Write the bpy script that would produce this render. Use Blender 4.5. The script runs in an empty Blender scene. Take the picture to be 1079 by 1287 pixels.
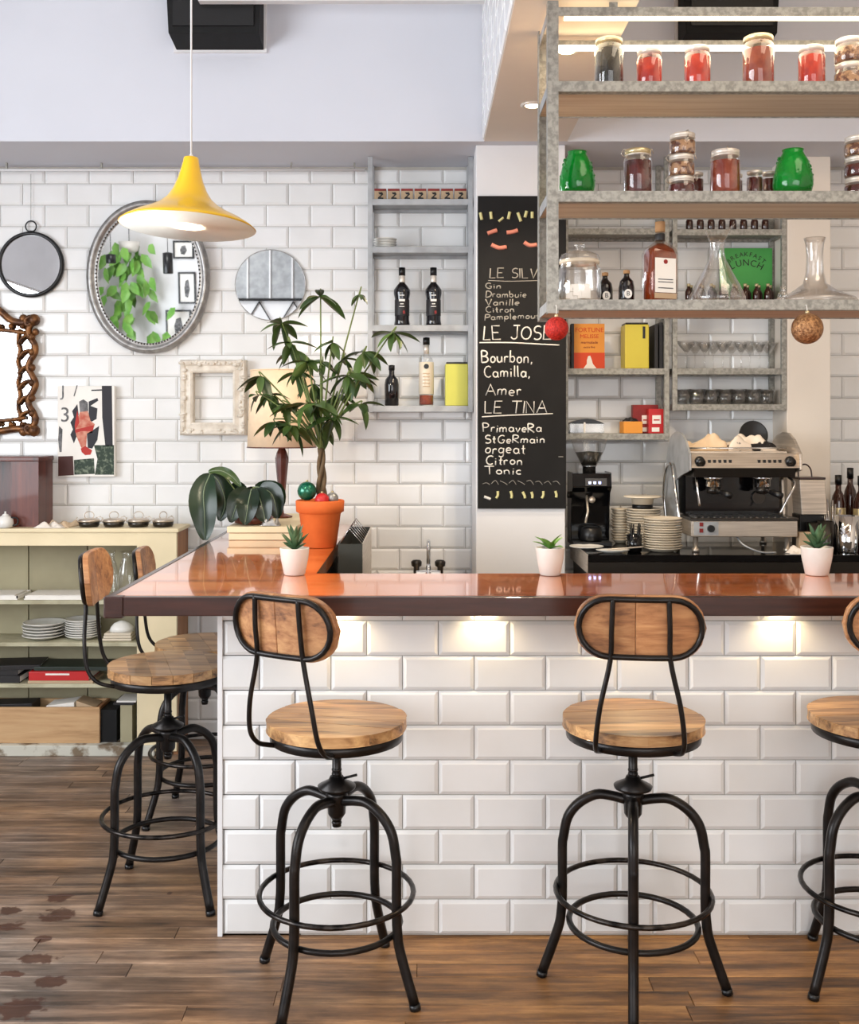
import bpy, bmesh, math, random
from mathutils import Vector, Matrix
random.seed(7)
C = bpy.context.scene.collection
PI = math.pi
# ---------------------------------------------------------------- camera, world, lights, exposure
F = 1330.0; VX = 530.0; VY = 533.0; CH = 1.52        # focal length in pixels (1079 wide), vanishing point, eye height
cam_data = bpy.data.cameras.new('camera'); cam = bpy.data.objects.new('camera', cam_data); C.objects.link(cam)
cam.location = (0, 0, CH); cam.rotation_euler = (PI/2, 0, 0)
cam_data.sensor_fit = 'HORIZONTAL'; cam_data.sensor_width = 36; cam_data.lens = F/1079*36
cam_data.shift_x = (539.5-VX)/1079; cam_data.shift_y = -(643.5-VY)/1079
cam_data.clip_start = 0.05
bpy.context.scene.camera = cam
sc = bpy.context.scene
sc.view_settings.view_transform = 'Standard'; sc.view_settings.look = 'None'; sc.view_settings.gamma = 1
sc.view_settings.use_curve_mapping = False; sc.view_settings.exposure = 0.03
W = bpy.data.worlds.new('World'); sc.world = W; W.use_nodes = True
wn = W.node_tree.nodes['Background']; wn.inputs[0].default_value = (0.80, 0.88, 1.0, 1); wn.inputs[1].default_value = 1.6
def area(name, loc, rot, sx, sy, power, col):
    l = bpy.data.lights.new(name, 'AREA'); l.shape = 'RECTANGLE'; l.size = sx; l.size_y = sy; l.energy = power; l.color = col
    o = bpy.data.objects.new(name, l); C.objects.link(o); o.location = loc; o.rotation_euler = rot; return o
# daylight through the two window openings (left wall, and the shop front behind the viewer)
area('daylight_left', (-3.72, 0.9, 1.82), (0, -PI/2, 0), 1.95, 3.9, 225, (0.90, 0.95, 1.0))
area('daylight_front', (0.75, -2.12, 1.8), (PI/2, 0, 0), 3.2, 2.0, 72, (1.0, 0.985, 0.96))
area('overhead_warm_area', (1.9, 1.0, 3.9), (0, 0, 0), 1.6, 2.4, 45, (1.0, 0.84, 0.64))  # unseen warm area light under the ceiling, no lamp panel is built
def spot(name, loc, power, col, ang, rot=(0, 0, 0), r=0.03, blend=0.6):
    l = bpy.data.lights.new(name, 'SPOT'); l.energy = power; l.color = col; l.shadow_soft_size = r; l.spot_size = math.radians(ang); l.spot_blend = blend
    o = bpy.data.objects.new(name, l); C.objects.link(o); o.location = loc; o.rotation_euler = rot; return o
spot('front_wall_fill', (-2.9, -0.3, 4.0), 90, (1, .97, .92), 100, (math.radians(-55), 0, 0), .1)  # added to brighten the wall the oval mirror reflects, no such fixture
def point(name, loc, power, col, r=0.03):
    l = bpy.data.lights.new(name, 'POINT'); l.energy = power; l.color = col; l.shadow_soft_size = r
    o = bpy.data.objects.new(name, l); C.objects.link(o); o.location = loc; return o
def spot(name, loc, power, col, ang, rot=(0, 0, 0), r=0.03, blend=0.6):
    l = bpy.data.lights.new(name, 'SPOT'); l.energy = power; l.color = col; l.shadow_soft_size = r; l.spot_size = math.radians(ang); l.spot_blend = blend
    o = bpy.data.objects.new(name, l); C.objects.link(o); o.location = loc; o.rotation_euler = rot; return o

# ---------------------------------------------------------------- helpers
def at(px, py, D): return Vector(((px-VX)*D/F, D, CH-(py-VY)*D/F))
def zz(py, D): return CH-(py-VY)*D/F
def xx(px, D): return (px-VX)*D/F
def lin(c):
    return tuple(((v/255.)/12.92 if v/255. <= 0.04045 else ((v/255.+0.055)/1.055)**2.4) for v in c)+(1,)
class MB:
    def __init__(s): s.v = []; s.f = []; s.m = []; s.s = []; s.T = None
    def add(s, vs, fs, m=0, smooth=False):
        b = len(s.v)
        for p in vs:
            p = Vector(p); s.v.append(tuple(s.T @ p) if s.T else tuple(p))
        for f in fs: s.f.append(tuple(b+i for i in f)); s.m.append(m); s.s.append(smooth)
        return s
    def box(s, x0, y0, z0, x1, y1, z1, m=0):
        if x0 > x1: x0, x1 = x1, x0
        if y0 > y1: y0, y1 = y1, y0
        if z0 > z1: z0, z1 = z1, z0
        return s.add([(x0,y0,z0),(x1,y0,z0),(x1,y1,z0),(x0,y1,z0),(x0,y0,z1),(x1,y0,z1),(x1,y1,z1),(x0,y1,z1)],
            [(0,3,2,1),(4,5,6,7),(0,1,5,4),(1,2,6,5),(2,3,7,6),(3,0,4,7)], m)
    def hexa(s, p, m=0):   # 8 corners: bottom 4 ccw, top 4 ccw
        return s.add(p, [(0,3,2,1),(4,5,6,7),(0,1,5,4),(1,2,6,5),(2,3,7,6),(3,0,4,7)], m)
    def lathe(s, prof, c=(0,0,0), n=24, m=0, smooth=True, sx=1, sy=1):
        vs = []; fs = []; k = len(prof)
        for j, (r, z) in enumerate(prof):
            for i in range(n):
                a = 2*PI*i/n; vs.append((c[0]+r*sx*math.cos(a), c[1]+r*sy*math.sin(a), c[2]+z))
        for j in range(k-1):
            for i in range(n):
                a = j*n+i; b = j*n+(i+1) % n; fs.append((a, b, b+n, a+n))
        if prof[0][0] > 1e-6: fs.append(tuple(reversed(range(n))))
        if prof[-1][0] > 1e-6: fs.append(tuple((k-1)*n+i for i in range(n)))
        return s.add(vs, fs, m, smooth)
    def sphere(s, c, r, n=16, m=0, sx=1, sy=1, sz=1):
        k = n//2; prof = [(max(1e-5, r*math.sin(PI*j/k)), -r*sz*math.cos(PI*j/k)) for j in range(k+1)]
        return s.lathe(prof, c, n, m, True, sx, sy)
    def tube(s, pts, r, n=8, closed=False, m=0, smooth=True):
        pts = [Vector(p) for p in pts]; k = len(pts)
        rs = r if isinstance(r, (list, tuple)) else [r]*k
        tan = []
        for i in range(k):
            if closed: t = pts[(i+1) % k]-pts[(i-1) % k]
            else: t = pts[min(i+1, k-1)]-pts[max(i-1, 0)]
            if t.length < 1e-9: t = Vector((0, 0, 1))
            tan.append(t.normalized())
        u = tan[0].orthogonal().normalized(); vs = []
        for i in range(k):
            u = (u-tan[i]*u.dot(tan[i]))
            u = u.normalized() if u.length > 1e-6 else tan[i].orthogonal().normalized()
            w = tan[i].cross(u)
            for j in range(n):
                a = 2*PI*j/n; vs.append(pts[i]+(u*math.cos(a)+w*math.sin(a))*rs[i])
        fs = []
        for i in range(k if closed else k-1):
            for j in range(n):
                a = i*n+j; b = i*n+(j+1) % n; q = ((i+1) % k)*n
                fs.append((a, b, q+(j+1) % n, q+j))
        if not closed:
            fs.append(tuple(reversed(range(n)))); fs.append(tuple((k-1)*n+j for j in range(n)))
        return s.add(vs, fs, m, smooth)
    def prism(s, out, d0, d1, ax='y', m=0, smooth=False):   # outline in the plane across ax
        def P(a, b, d): return {'y': (a, d, b), 'x': (d, a, b), 'z': (a, b, d)}[ax]
        n = len(out); vs = [P(a, b, d0) for a, b in out]+[P(a, b, d1) for a, b in out]
        fs = [tuple(range(n)), tuple(reversed(range(n, 2*n)))]
        s.add(vs, fs, m)
        s.add(vs, [(i, i+n, (i+1) % n+n, (i+1) % n) for i in range(n)], m, smooth)
        return s
    def mesh(s, name, mats, bevel=0, seg=2):
        me = bpy.data.meshes.new(name); me.from_pydata(s.v, [], s.f)
        mats = mats if isinstance(mats, (list, tuple)) else [mats]
        for q in mats: me.materials.append(q)
        for i, p in enumerate(me.polygons): p.material_index = s.m[i]; p.use_smooth = s.s[i]
        bm = bmesh.new(); bm.from_mesh(me)
        bmesh.ops.recalc_face_normals(bm, faces=bm.faces)
        if bevel:
            bmesh.ops.remove_doubles(bm, verts=bm.verts, dist=1e-6)
            es = [e for e in bm.edges if len(e.link_faces) == 2 and e.calc_face_angle(0) > 0.6]
            try: bmesh.ops.bevel(bm, geom=es, offset=bevel, segments=seg, profile=0.5, affect='EDGES', clamp_overlap=True)
            except Exception: pass
        bm.to_mesh(me); bm.free(); return me
    def build(s, name, mats, parent=None, loc=(0,0,0), rot=None, bevel=0, seg=2):
        o = bpy.data.objects.new(name, s.mesh(name, mats, bevel, seg)); C.objects.link(o)
        if parent: o.parent = parent
        o.location = loc
        if rot: o.rotation_euler = rot
        return o
def tag(o, label=None, cat=None, group=None, kind=None):
    if label: o['label'] = label
    if cat: o['category'] = cat
    if group: o['group'] = group
    if kind: o['kind'] = kind
    return o
def thing(name, label, cat, loc=(0,0,0), rz=0, group=None):
    o = bpy.data.objects.new(name, None); C.objects.link(o); o.empty_display_size = 0.05
    o.location = loc; o.rotation_euler = (0, 0, rz); return tag(o, label, cat, group)
def dup(root, loc, rz=None, label=None, group=None):
    r = root.copy(); C.objects.link(r); r.location = loc
    if rz is not None: r.rotation_euler = (0, 0, rz)
    if label: r['label'] = label
    if group: r['group'] = group
    def rec(a, b):
        for ch in list(a.children):
            c = ch.copy(); C.objects.link(c); c.parent = b; rec(ch, c)
    rec(root, r); return r
def child(name, me, parent, loc=(0,0,0), rot=None, scale=None):
    o = bpy.data.objects.new(name, me); C.objects.link(o); o.parent = parent; o.location = loc
    if rot: o.rotation_euler = rot
    if scale: o.scale = scale
    return o
def smooth_path(pts, n=6):      # Catmull-Rom through points
    P = [Vector(p) for p in pts]; out = []
    for i in range(len(P)-1):
        a = P[max(i-1, 0)]; b = P[i]; c = P[i+1]; d = P[min(i+2, len(P)-1)]
        for k in range(n):
            t = k/n; out.append(0.5*((2*b)+(c-a)*t+(2*a-5*b+4*c-d)*t*t+(3*b-a-3*c+d)*t**3))
    out.append(P[-1]); return out
def circ(c, r, n=32, z=0, sx=1, sy=1): return [(c[0]+r*sx*math.cos(2*PI*i/n), c[1]+r*sy*math.sin(2*PI*i/n), z) for i in range(n)]

# ---------------------------------------------------------------- materials
def newmat(name):
    m = bpy.data.materials.new(name); m.use_nodes = True; nt = m.node_tree
    return m, nt, nt.nodes['Principled BSDF']
def mat(name, col, rough=0.5, metal=0, col2=None, scale=8, stretch=(1,1,1), bump=0, bscale=None, coat=0, spec=0.5, var=0, emit=None, es=0, detail=4, trans=0, ior=1.45, obj=True, contrast=(0.35,0.65)):
    m, nt, b = newmat(name); L = nt.links.new; N = nt.nodes.new
    b.inputs['Roughness'].default_value = rough; b.inputs['Metallic'].default_value = metal
    b.inputs['Coat Weight'].default_value = coat; b.inputs['Coat Roughness'].default_value = 0.06
    b.inputs['Specular IOR Level'].default_value = spec; b.inputs['Transmission Weight'].default_value = trans; b.inputs['IOR'].default_value = ior
    tc = N('ShaderNodeTexCoord'); mp = N('ShaderNodeMapping'); mp.inputs['Scale'].default_value = stretch
    L(tc.outputs['Object'], mp.inputs[0])
    nz = N('ShaderNodeTexNoise'); nz.inputs['Scale'].default_value = scale; nz.inputs['Detail'].default_value = detail
    c1 = lin(col); c2 = lin(col2) if col2 else tuple(v*0.93 for v in c1[:3])+(1,)
    oi = N('ShaderNodeObjectInfo')
    if var:    # shift the pattern per object
        ad = N('ShaderNodeVectorMath'); ad.operation = 'ADD'; cm = N('ShaderNodeCombineXYZ'); ml = N('ShaderNodeMath'); ml.operation = 'MULTIPLY'; ml.inputs[1].default_value = 37
        L(oi.outputs['Random'], ml.inputs[0]); [L(ml.outputs[0], cm.inputs[i]) for i in range(3)]
        L(mp.outputs[0], ad.inputs[0]); L(cm.outputs[0], ad.inputs[1]); L(ad.outputs[0], nz.inputs['Vector'])
    else: L(mp.outputs[0], nz.inputs['Vector'])
    rp = N('ShaderNodeValToRGB'); rp.color_ramp.elements[0].position = contrast[0]; rp.color_ramp.elements[1].position = contrast[1]
    rp.color_ramp.elements[0].color = c1; rp.color_ramp.elements[1].color = c2
    L(nz.outputs[0], rp.inputs[0]); out = rp.outputs[0]
    if var:
        hs = N('ShaderNodeHueSaturation'); mr = N('ShaderNodeMapRange'); mr.inputs[3].default_value = 1-var; mr.inputs[4].default_value = 1+var*0.6
        L(oi.outputs['Random'], mr.inputs[0]); L(mr.outputs[0], hs.inputs['Value']); L(out, hs.inputs['Color']); out = hs.outputs[0]
    L(out, b.inputs['Base Color'])
    if bump:
        bn = N('ShaderNodeBump'); bn.inputs['Strength'].default_value = bump; bn.inputs['Distance'].default_value = 0.004
        n2 = N('ShaderNodeTexNoise'); n2.inputs['Scale'].default_value = bscale or scale*3; n2.inputs['Detail'].default_value = 3
        L(mp.outputs[0], n2.inputs['Vector']); L(n2.outputs[0], bn.inputs['Height']); L(bn.outputs[0], b.inputs['Normal'])
    if emit: b.inputs['Emission Color'].default_value = lin(emit); b.inputs['Emission Strength'].default_value = es
    return m
def thin_glass(name, tint=(255,255,255), refl=0.85):
    m = bpy.data.materials.new(name); m.use_nodes = True; nt = m.node_tree; nt.nodes.clear(); N = nt.nodes.new; L = nt.links.new
    o = N('ShaderNodeOutputMaterial'); mx = N('ShaderNodeMixShader'); t = N('ShaderNodeBsdfTransparent'); g = N('ShaderNodeBsdfGlossy')
    lw = N('ShaderNodeLayerWeight'); lw.inputs[0].default_value = 0.28; t.inputs[0].default_value = lin(tint); g.inputs[0].default_value = (refl, refl, refl, 1); g.inputs['Roughness'].default_value = 0.03
    mr = N('ShaderNodeMapRange'); mr.inputs[3].default_value = 0.035; mr.inputs[4].default_value = 0.75
    L(lw.outputs['Facing'], mr.inputs[0]); L(mr.outputs[0], mx.inputs[0]); L(t.outputs[0], mx.inputs[1]); L(g.outputs[0], mx.inputs[2]); L(mx.outputs[0], o.inputs[0]); return m
def wood(name, c1, c2, c3, axis='x', sc=1.0, rough=0.45, coat=0, var=0.15, bump=0.15, sheen=0):
    m, nt, b = newmat(name); L = nt.links.new; N = nt.nodes.new
    tc = N('ShaderNodeTexCoord'); mp = N('ShaderNodeMapping'); st = {'x': (1.2, 14, 14), 'y': (14, 1.2, 14), 'z': (14, 14, 1.2)}[axis]
    mp.inputs['Scale'].default_value = tuple(v*sc for v in st); L(tc.outputs['Object'], mp.inputs[0])
    oi = N('ShaderNodeObjectInfo'); ml = N('ShaderNodeMath'); ml.operation = 'MULTIPLY'; ml.inputs[1].default_value = 53; cm = N('ShaderNodeCombineXYZ'); ad = N('ShaderNodeVectorMath'); ad.operation = 'ADD'
    L(oi.outputs['Random'], ml.inputs[0]); [L(ml.outputs[0], cm.inputs[i]) for i in range(3)]; L(mp.outputs[0], ad.inputs[0]); L(cm.outputs[0], ad.inputs[1])
    n1 = N('ShaderNodeTexNoise'); n1.inputs['Scale'].default_value = 1.0; n1.inputs['Detail'].default_value = 6; n1.inputs['Roughness'].default_value = 0.65; n1.inputs['Distortion'].default_value = 0.6; L(ad.outputs[0], n1.inputs['Vector'])
    n2 = N('ShaderNodeTexNoise'); n2.inputs['Scale'].default_value = 5.0; n2.inputs['Detail'].default_value = 3; L(ad.outputs[0], n2.inputs['Vector'])
    mx = N('ShaderNodeMath'); mx.operation = 'MULTIPLY_ADD'; mx.inputs[1].default_value = 0.3; L(n2.outputs[0], mx.inputs[0]); L(n1.outputs[0], mx.inputs[2])
    rp = N('ShaderNodeValToRGB'); e = rp.color_ramp.elements; e[0].position = 0.45; e[0].color = lin(c3); e[1].position = 0.85; e[1].color = lin(c1)
    q = e.new(0.63); q.color = lin(c2); L(mx.outputs[0], rp.inputs[0])
    hs = N('ShaderNodeHueSaturation'); mr = N('ShaderNodeMapRange'); mr.inputs[3].default_value = 1-var; mr.inputs[4].default_value = 1+var; L(oi.outputs['Random'], mr.inputs[0]); L(mr.outputs[0], hs.inputs['Value']); L(rp.outputs[0], hs.inputs['Color'])
    L(hs.outputs[0], b.inputs['Base Color']); b.inputs['Roughness'].default_value = rough; b.inputs['Coat Weight'].default_value = coat; b.inputs['Coat Roughness'].default_value = 0.04
    bn = N('ShaderNodeBump'); bn.inputs['Strength'].default_value = bump; bn.inputs['Distance'].default_value = 0.003; L(mx.outputs[0], bn.inputs['Height']); L(bn.outputs[0], b.inputs['Normal'])
    return m, nt, b, hs
M = {}
M['tile'] = mat('glazed_white_tile', (232,232,232), 0.12, col2=(224,224,223), scale=3, var=0.04, spec=0.5, bump=0.03, bscale=14)
M['grout'] = mat('grout', (176,172,165), 0.9, scale=30)
M['plaster'] = mat('white_plaster', (226,225,226), 0.8, scale=2, bump=0.05, bscale=40)
M['plaster_grey'] = mat('grey_white_paint', (206,208,216), 0.75, col2=(200,202,210), scale=1.2, bump=0.04, bscale=30)
M['plaster_warm'] = mat('warm_white_paint', (224,214,202), 0.75, scale=2, bump=0.04, bscale=30)
M['black_iron'] = mat('black_iron', (26,24,24), 0.32, metal=0.6, col2=(40,36,34), scale=20, bump=0.08, bscale=60)
M['worn_iron'] = mat('worn_iron', (60,55,52), 0.28, metal=0.85, col2=(24,22,22), scale=25, contrast=(0.45,0.6), bump=0.1, bscale=60)
M['galv'] = mat('galvanised_steel', (158,156,148), 0.5, metal=0.3, col2=(128,126,120), scale=75, detail=6, contrast=(0.40,0.62), bump=0.05)
M['galv_light'] = mat('pale_galvanised_steel', (172,174,176), 0.5, metal=0.3, col2=(150,152,154), scale=14)
M['steel'] = mat('brushed_steel', (214,202,188), 0.3, metal=0.75, col2=(190,178,164), scale=6, stretch=(1,1,30))
M['chrome'] = mat('chrome', (225,225,225), 0.07, metal=1)
M['dark_steel'] = mat('dark_steel', (70,66,62), 0.3, metal=0.9)
M['black'] = mat('black_plastic', (14,14,16), 0.35)
M['black_gloss'] = mat('gloss_black', (10,10,12), 0.08)
M['black_matt'] = mat('matt_black', (8,8,9), 0.8)
M['white_china'] = mat('white_china', (232,230,224), 0.15)
M['cream_china'] = mat('cream_china', (214,202,182), 0.2)
M['pot_white'] = mat('white_ceramic', (214,209,202), 0.4, scale=12)
M['terracotta'] = mat('terracotta', (214,106,44), 0.75, col2=(200,94,36), scale=12, bump=0.06, bscale=50)
M['soil'] = mat('soil', (60,42,30), 0.95, col2=(34,24,18), scale=60, bump=0.6)
M['yellow_lamp'] = mat('yellow_enamel', (238,186,14), 0.28, coat=0.3)
M['lamp_inner'] = mat('white_lamp_inside', (253,249,236), 0.35)
M['bulb_big'] = mat('lit_pendant_bulb', (255,240,210), 0.4, emit=(255,226,170), es=170)
M['bulb'] = mat('lit_bulb', (255,240,210), 0.4, emit=(255,232,180), es=22)
M['led'] = mat('lit_led', (255,240,210), 0.4, emit=(255,236,196), es=3.2)
M['mirror'] = mat('mirror_silver', (240,243,245), 0.015, metal=1)
M['glass'] = thin_glass('clear_glass')
M['glass_green'] = mat('green_glass', (16,178,62), 0.05, trans=0.55, ior=1.5, col2=(8,130,44), scale=6, bump=0.5, bscale=40)
M['amber'] = mat('amber_liquor', (168,70,20), 0.05, trans=0.6, ior=1.33, col2=(150,56,14), scale=3)
M['dark_glass'] = mat('dark_bottle_glass', (14,12,16), 0.06, coat=0.5)
M['brown_glass'] = mat('brown_bottle_glass', (52,22,14), 0.08, coat=0.5)
M['paper'] = mat('white_paper', (236,232,226), 0.8)
M['lid_gold'] = mat('tin_lid', (206,190,150), 0.3, metal=0.7)
M['lid_white'] = mat('pale_tin_lid', (222,214,204), 0.35, metal=0.4)
M['jam_red'] = mat('red_preserve', (150,20,8), 0.6, col2=(186,46,18), scale=40, bump=0.2)
M['jam_dark'] = mat('dark_olives', (34,32,26), 0.3, col2=(14,12,12), scale=50, bump=0.5)
M['jam_brown'] = mat('brown_red_preserve', (116,38,22), 0.6, col2=(140,62,36), scale=45, bump=0.3)
M['jam_wine'] = mat('dark_red_preserve', (92,26,24), 0.35, col2=(60,18,18), scale=60, bump=0.4)
M['nuts'] = mat('pickled_nuts', (168,130,96), 0.5, col2=(90,50,34), scale=70, bump=0.5, contrast=(0.45,0.55))
M['yellow_tin'] = mat('yellow_tin', (206,190,64), 0.4, col2=(196,178,56), scale=4)
M['yellow_green'] = mat('yellow_green_tin', (200,198,84), 0.4, col2=(190,186,76), scale=4)
M['red'] = mat('red_cloth_cover', (186,32,34), 0.45)
M['orange'] = mat('orange_print', (226,150,60), 0.6)
M['orange_red'] = mat('orange_red_print', (208,70,30), 0.6)
M['dark_red'] = mat('dark_red_box', (140,28,26), 0.5, col2=(110,20,20), scale=10)
M['green_sign'] = mat('green_card', (72,158,76), 0.6)
M['chalkboard'] = mat('blackboard_slate', (17,16,16), 0.9, col2=(26,25,25), scale=5, contrast=(0.4,0.75))
M['chalk'] = mat('white_chalk', (226,222,214), 0.95)
M['chalk_grey'] = mat('faint_chalk', (150,146,138), 0.95)
M['chalk_pink'] = mat('pink_chalk', (206,130,110), 0.95)
M['chalk_yellow'] = mat('yellow_chalk', (214,208,150), 0.95)
M['leaf'] = mat('glossy_green_leaf', (40,62,30), 0.35, col2=(70,92,42), scale=6, var=0.35)
M['leaf_dark'] = mat('dark_green_leaf', (18,34,22), 0.3, col2=(30,50,30), scale=6, var=0.25)
M['leaf_vein'] = mat('pale_leaf_vein', (120,136,108), 0.5)
M['leaf_bright'] = mat('bright_green_leaf', (96,150,62), 0.4, col2=(130,176,84), scale=8, var=0.25)
M['aloe'] = mat('succulent_leaf', (60,92,62), 0.45, col2=(84,116,80), scale=30, var=0.2)
M['bark'] = mat('brown_bark', (112,92,66), 0.8, col2=(82,66,46), scale=16, bump=0.4)
M['stem'] = mat('green_stem', (98,112,60), 0.6)
M['cabinet'] = mat('cream_cabinet_paint', (232,216,180), 0.55, col2=(218,202,166), scale=3, bump=0.08)
M['cab_back'] = mat('sage_backboard_paint', (168,160,130), 0.65, col2=(142,134,108), scale=2.5, var=0.08, bump=0.1)
M['cab_shelf'] = mat('worn_sage_shelf', (186,182,156), 0.6, col2=(156,150,124), scale=8, bump=0.1)
M['peeling'] = mat('peeling_white_paint', (196,194,182), 0.7, col2=(120,104,84), scale=14, detail=8, contrast=(0.5,0.62), bump=0.3)
M['cloth'] = mat('cream_cloth', (222,196,164), 0.9, scale=20, bump=0.1)
M['cloth_white'] = mat('white_cloth', (228,218,206), 0.9, scale=20, bump=0.1)
M['shade'] = mat('cream_linen_shade', (242,214,180), 0.85, scale=40, bump=0.05)
M['green_glitter'] = mat('green_bauble', (20,104,78), 0.22, metal=0.5, coat=0.5)
M['red_glitter'] = mat('red_glitter', (200,46,36), 0.5, metal=0.3, col2=(150,26,22), scale=160, bump=0.8, bscale=220)
M['gold_glitter'] = mat('bronze_glitter', (186,140,96), 0.4, metal=0.6, col2=(120,82,54), scale=130, bump=0.9, bscale=200)
M['ornate_gold'] = mat('antique_gilt', (128,84,46), 0.4, metal=0.5, col2=(70,42,24), scale=22, contrast=(0.4,0.6), bump=0.4, bscale=50)
M['silver_frame'] = mat('silver_leaf', (176,174,172), 0.35, metal=0.6, col2=(140,138,136), scale=30, bump=0.1)
M['white_frame'] = mat('chalky_white_frame', (226,218,206), 0.7, col2=(204,194,180), scale=26, bump=0.3)
M['cork'] = mat('cork', (170,130,90), 0.8)
M['book_dark'] = mat('dark_book_cover', (30,28,30), 0.5)
M['book_green'] = mat('dark_green_book_cover', (26,38,30), 0.5)
M['grey_box'] = mat('dark_grey_metal', (58,58,52), 0.45, metal=0.3)
M['sky_pane'] = mat('bright_frosted_pane', (240,244,250), 0.3, emit=(232,240,255), es=2.2)
M['blue_led'] = mat('blue_display_light', (190,200,255), 0.3, emit=(170,180,255), es=6)
M['board'] = mat('pale_plank', (196,180,160), 0.7, col2=(180,160,140), scale=6, stretch=(.3,6,6))
M['kraft'] = mat('kraft_card', (186,160,130), 0.7)
M['wood_seat'], *_ = wood('oiled_seat_wood', (208,166,114), (166,122,78), (78,52,32), 'x', 1.6, 0.42, 0.15, 0.3)
M['wood_back'], *_ = wood('backrest_wood', (196,146,98), (160,108,68), (96,60,38), 'x', 1.6, 0.45, 0.1, 0.16)
M['wood_crate'], *_ = wood('pale_crate_wood', (206,172,130), (190,152,110), (160,122,84), 'x', 1.0, 0.65, 0, 0.08)
M['wood_red'], *_ = wood('red_mahogany', (112,52,34), (88,36,24), (50,20,14), 'z', 1.0, 0.4, 0.2, 0.1)
M['wood_side'], *_ = wood('bare_side_wood', (170,120,78), (148,100,64), (110,70,44), 'z', 1.0, 0.6, 0, 0.1)
M['slab_edge'], *_ = wood('dark_slab_edge', (66,32,22), (46,20,14), (24,10,8), 'x', 1.2, 0.3, 0.3, 0.08)
m_, nt_, b_, hs_ = wood('varnished_slab', (230,142,78), (200,108,52), (140,66,30), 'x', 0.55, 0.16, 1.0, 0.12, 0.03); M['slab'] = m_
M['plank'], ntp, bp, hsp = wood('worn_oak_plank', (172,126,76), (122,84,48), (62,42,26), 'x', 1.0, 0.45, 0.0, 0.22, 0.3)
# boards greyer and darker in patches towards the left, plus a few dark scuffs (placed in metres)
def floor_tone_and_wear():
    N = ntp.nodes.new; L = ntp.links.new
    g = N('ShaderNodeNewGeometry'); out = hsp.outputs[0]
    n = N('ShaderNodeTexNoise'); n.inputs['Scale'].default_value = 1.3; n.inputs['Detail'].default_value = 5; L(g.outputs['Position'], n.inputs['Vector'])
    nf = N('ShaderNodeTexNoise'); nf.inputs['Scale'].default_value = 28; nf.inputs['Detail'].default_value = 5; L(g.outputs['Position'], nf.inputs['Vector'])
    sx = N('ShaderNodeSeparateXYZ'); L(g.outputs['Position'], sx.inputs[0])
    mr = N('ShaderNodeMapRange'); mr.inputs[1].default_value = 0.1; mr.inputs[2].default_value = -1.1; L(sx.outputs[0], mr.inputs[0])
    ml = N('ShaderNodeMath'); ml.operation = 'MULTIPLY_ADD'; ml.inputs[1].default_value = 1.1; ml.inputs[2].default_value = -0.25; L(n.outputs[0], ml.inputs[0])
    a = N('ShaderNodeMath'); a.operation = 'MULTIPLY'; a.use_clamp = True; L(mr.outputs[0], a.inputs[0])
    ml2 = N('ShaderNodeMath'); ml2.operation = 'MULTIPLY'; ml2.inputs[1].default_value = 2.6; L(ml.outputs[0], ml2.inputs[0]); L(ml2.outputs[0], a.inputs[1])
    mx = N('ShaderNodeMix'); mx.data_type = 'RGBA'; L(a.outputs[0], mx.inputs[0]); L(out, mx.inputs[6])
    hs = N('ShaderNodeHueSaturation'); hs.inputs['Saturation'].default_value = 0.45; hs.inputs['Value'].default_value = 0.74; L(out, hs.inputs['Color']); L(hs.outputs[0], mx.inputs[7]); out = mx.outputs[2]
    for (px, py, rx, ry) in [(75.6,1129,15,6),(72,1150.5,20,8),(11,1145,14,5),(11,1164.6,17,6),(55,1180,10,4),(48,1205,22,6),(64,1233.6,16,8),(24,1267,28,13),(15,1223.6,17,4),(213,1122.4,3,2)]:
        D = F*CH/(py-VY); X = (px-VX)*D/F
        c = N('ShaderNodeVectorMath'); c.operation = 'SUBTRACT'; c.inputs[1].default_value = (X, D, 0); L(g.outputs['Position'], c.inputs[0])
        d = N('ShaderNodeVectorMath'); d.operation = 'DIVIDE'; d.inputs[1].default_value = (rx*D/F, ry*D*D/(F*CH), 1); L(c.outputs[0], d.inputs[0])
        l = N('ShaderNodeVectorMath'); l.operation = 'LENGTH'; L(d.outputs[0], l.inputs[0])
        n3 = N('ShaderNodeMath'); n3.operation = 'MULTIPLY_ADD'; n3.inputs[1].default_value = 2.6; n3.inputs[2].default_value = -1.3
        L(nf.outputs[0], n3.inputs[0]); s3 = N('ShaderNodeMath'); s3.operation = 'ADD'; L(l.outputs['Value'], s3.inputs[0]); L(n3.outputs[0], s3.inputs[1])
        r = N('ShaderNodeMapRange'); r.inputs[1].default_value = 0.85; r.inputs[2].default_value = 1.1; r.inputs[3].default_value = 0.88; r.inputs[4].default_value = 0; L(s3.outputs[0], r.inputs[0])
        x = N('ShaderNodeMix'); x.data_type = 'RGBA'; x.inputs[7].default_value = lin((62,32,20)); L(r.outputs[0], x.inputs[0]); L(out, x.inputs[6]); out = x.outputs[2]
    # fine dirt and rubbed patches over the whole floor
    n5 = N('ShaderNodeTexNoise'); n5.inputs['Scale'].default_value = 9; n5.inputs['Detail'].default_value = 8; n5.inputs['Roughness'].default_value = .7; mp5 = N('ShaderNodeMapping'); mp5.inputs['Scale'].default_value = (.5, 1.4, 1); L(g.outputs['Position'], mp5.inputs[0]); L(mp5.outputs[0], n5.inputs['Vector'])
    r5 = N('ShaderNodeMapRange'); r5.inputs[1].default_value = .38; r5.inputs[2].default_value = .66; r5.inputs[3].default_value = .78; r5.inputs[4].default_value = 1.5; L(n5.outputs[0], r5.inputs[0])
    h5 = N('ShaderNodeHueSaturation'); L(r5.outputs[0], h5.inputs['Value']); L(out, h5.inputs['Color']); out = h5.outputs[0]
    L(out, bp.inputs['Base Color'])
floor_tone_and_wear()
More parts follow.
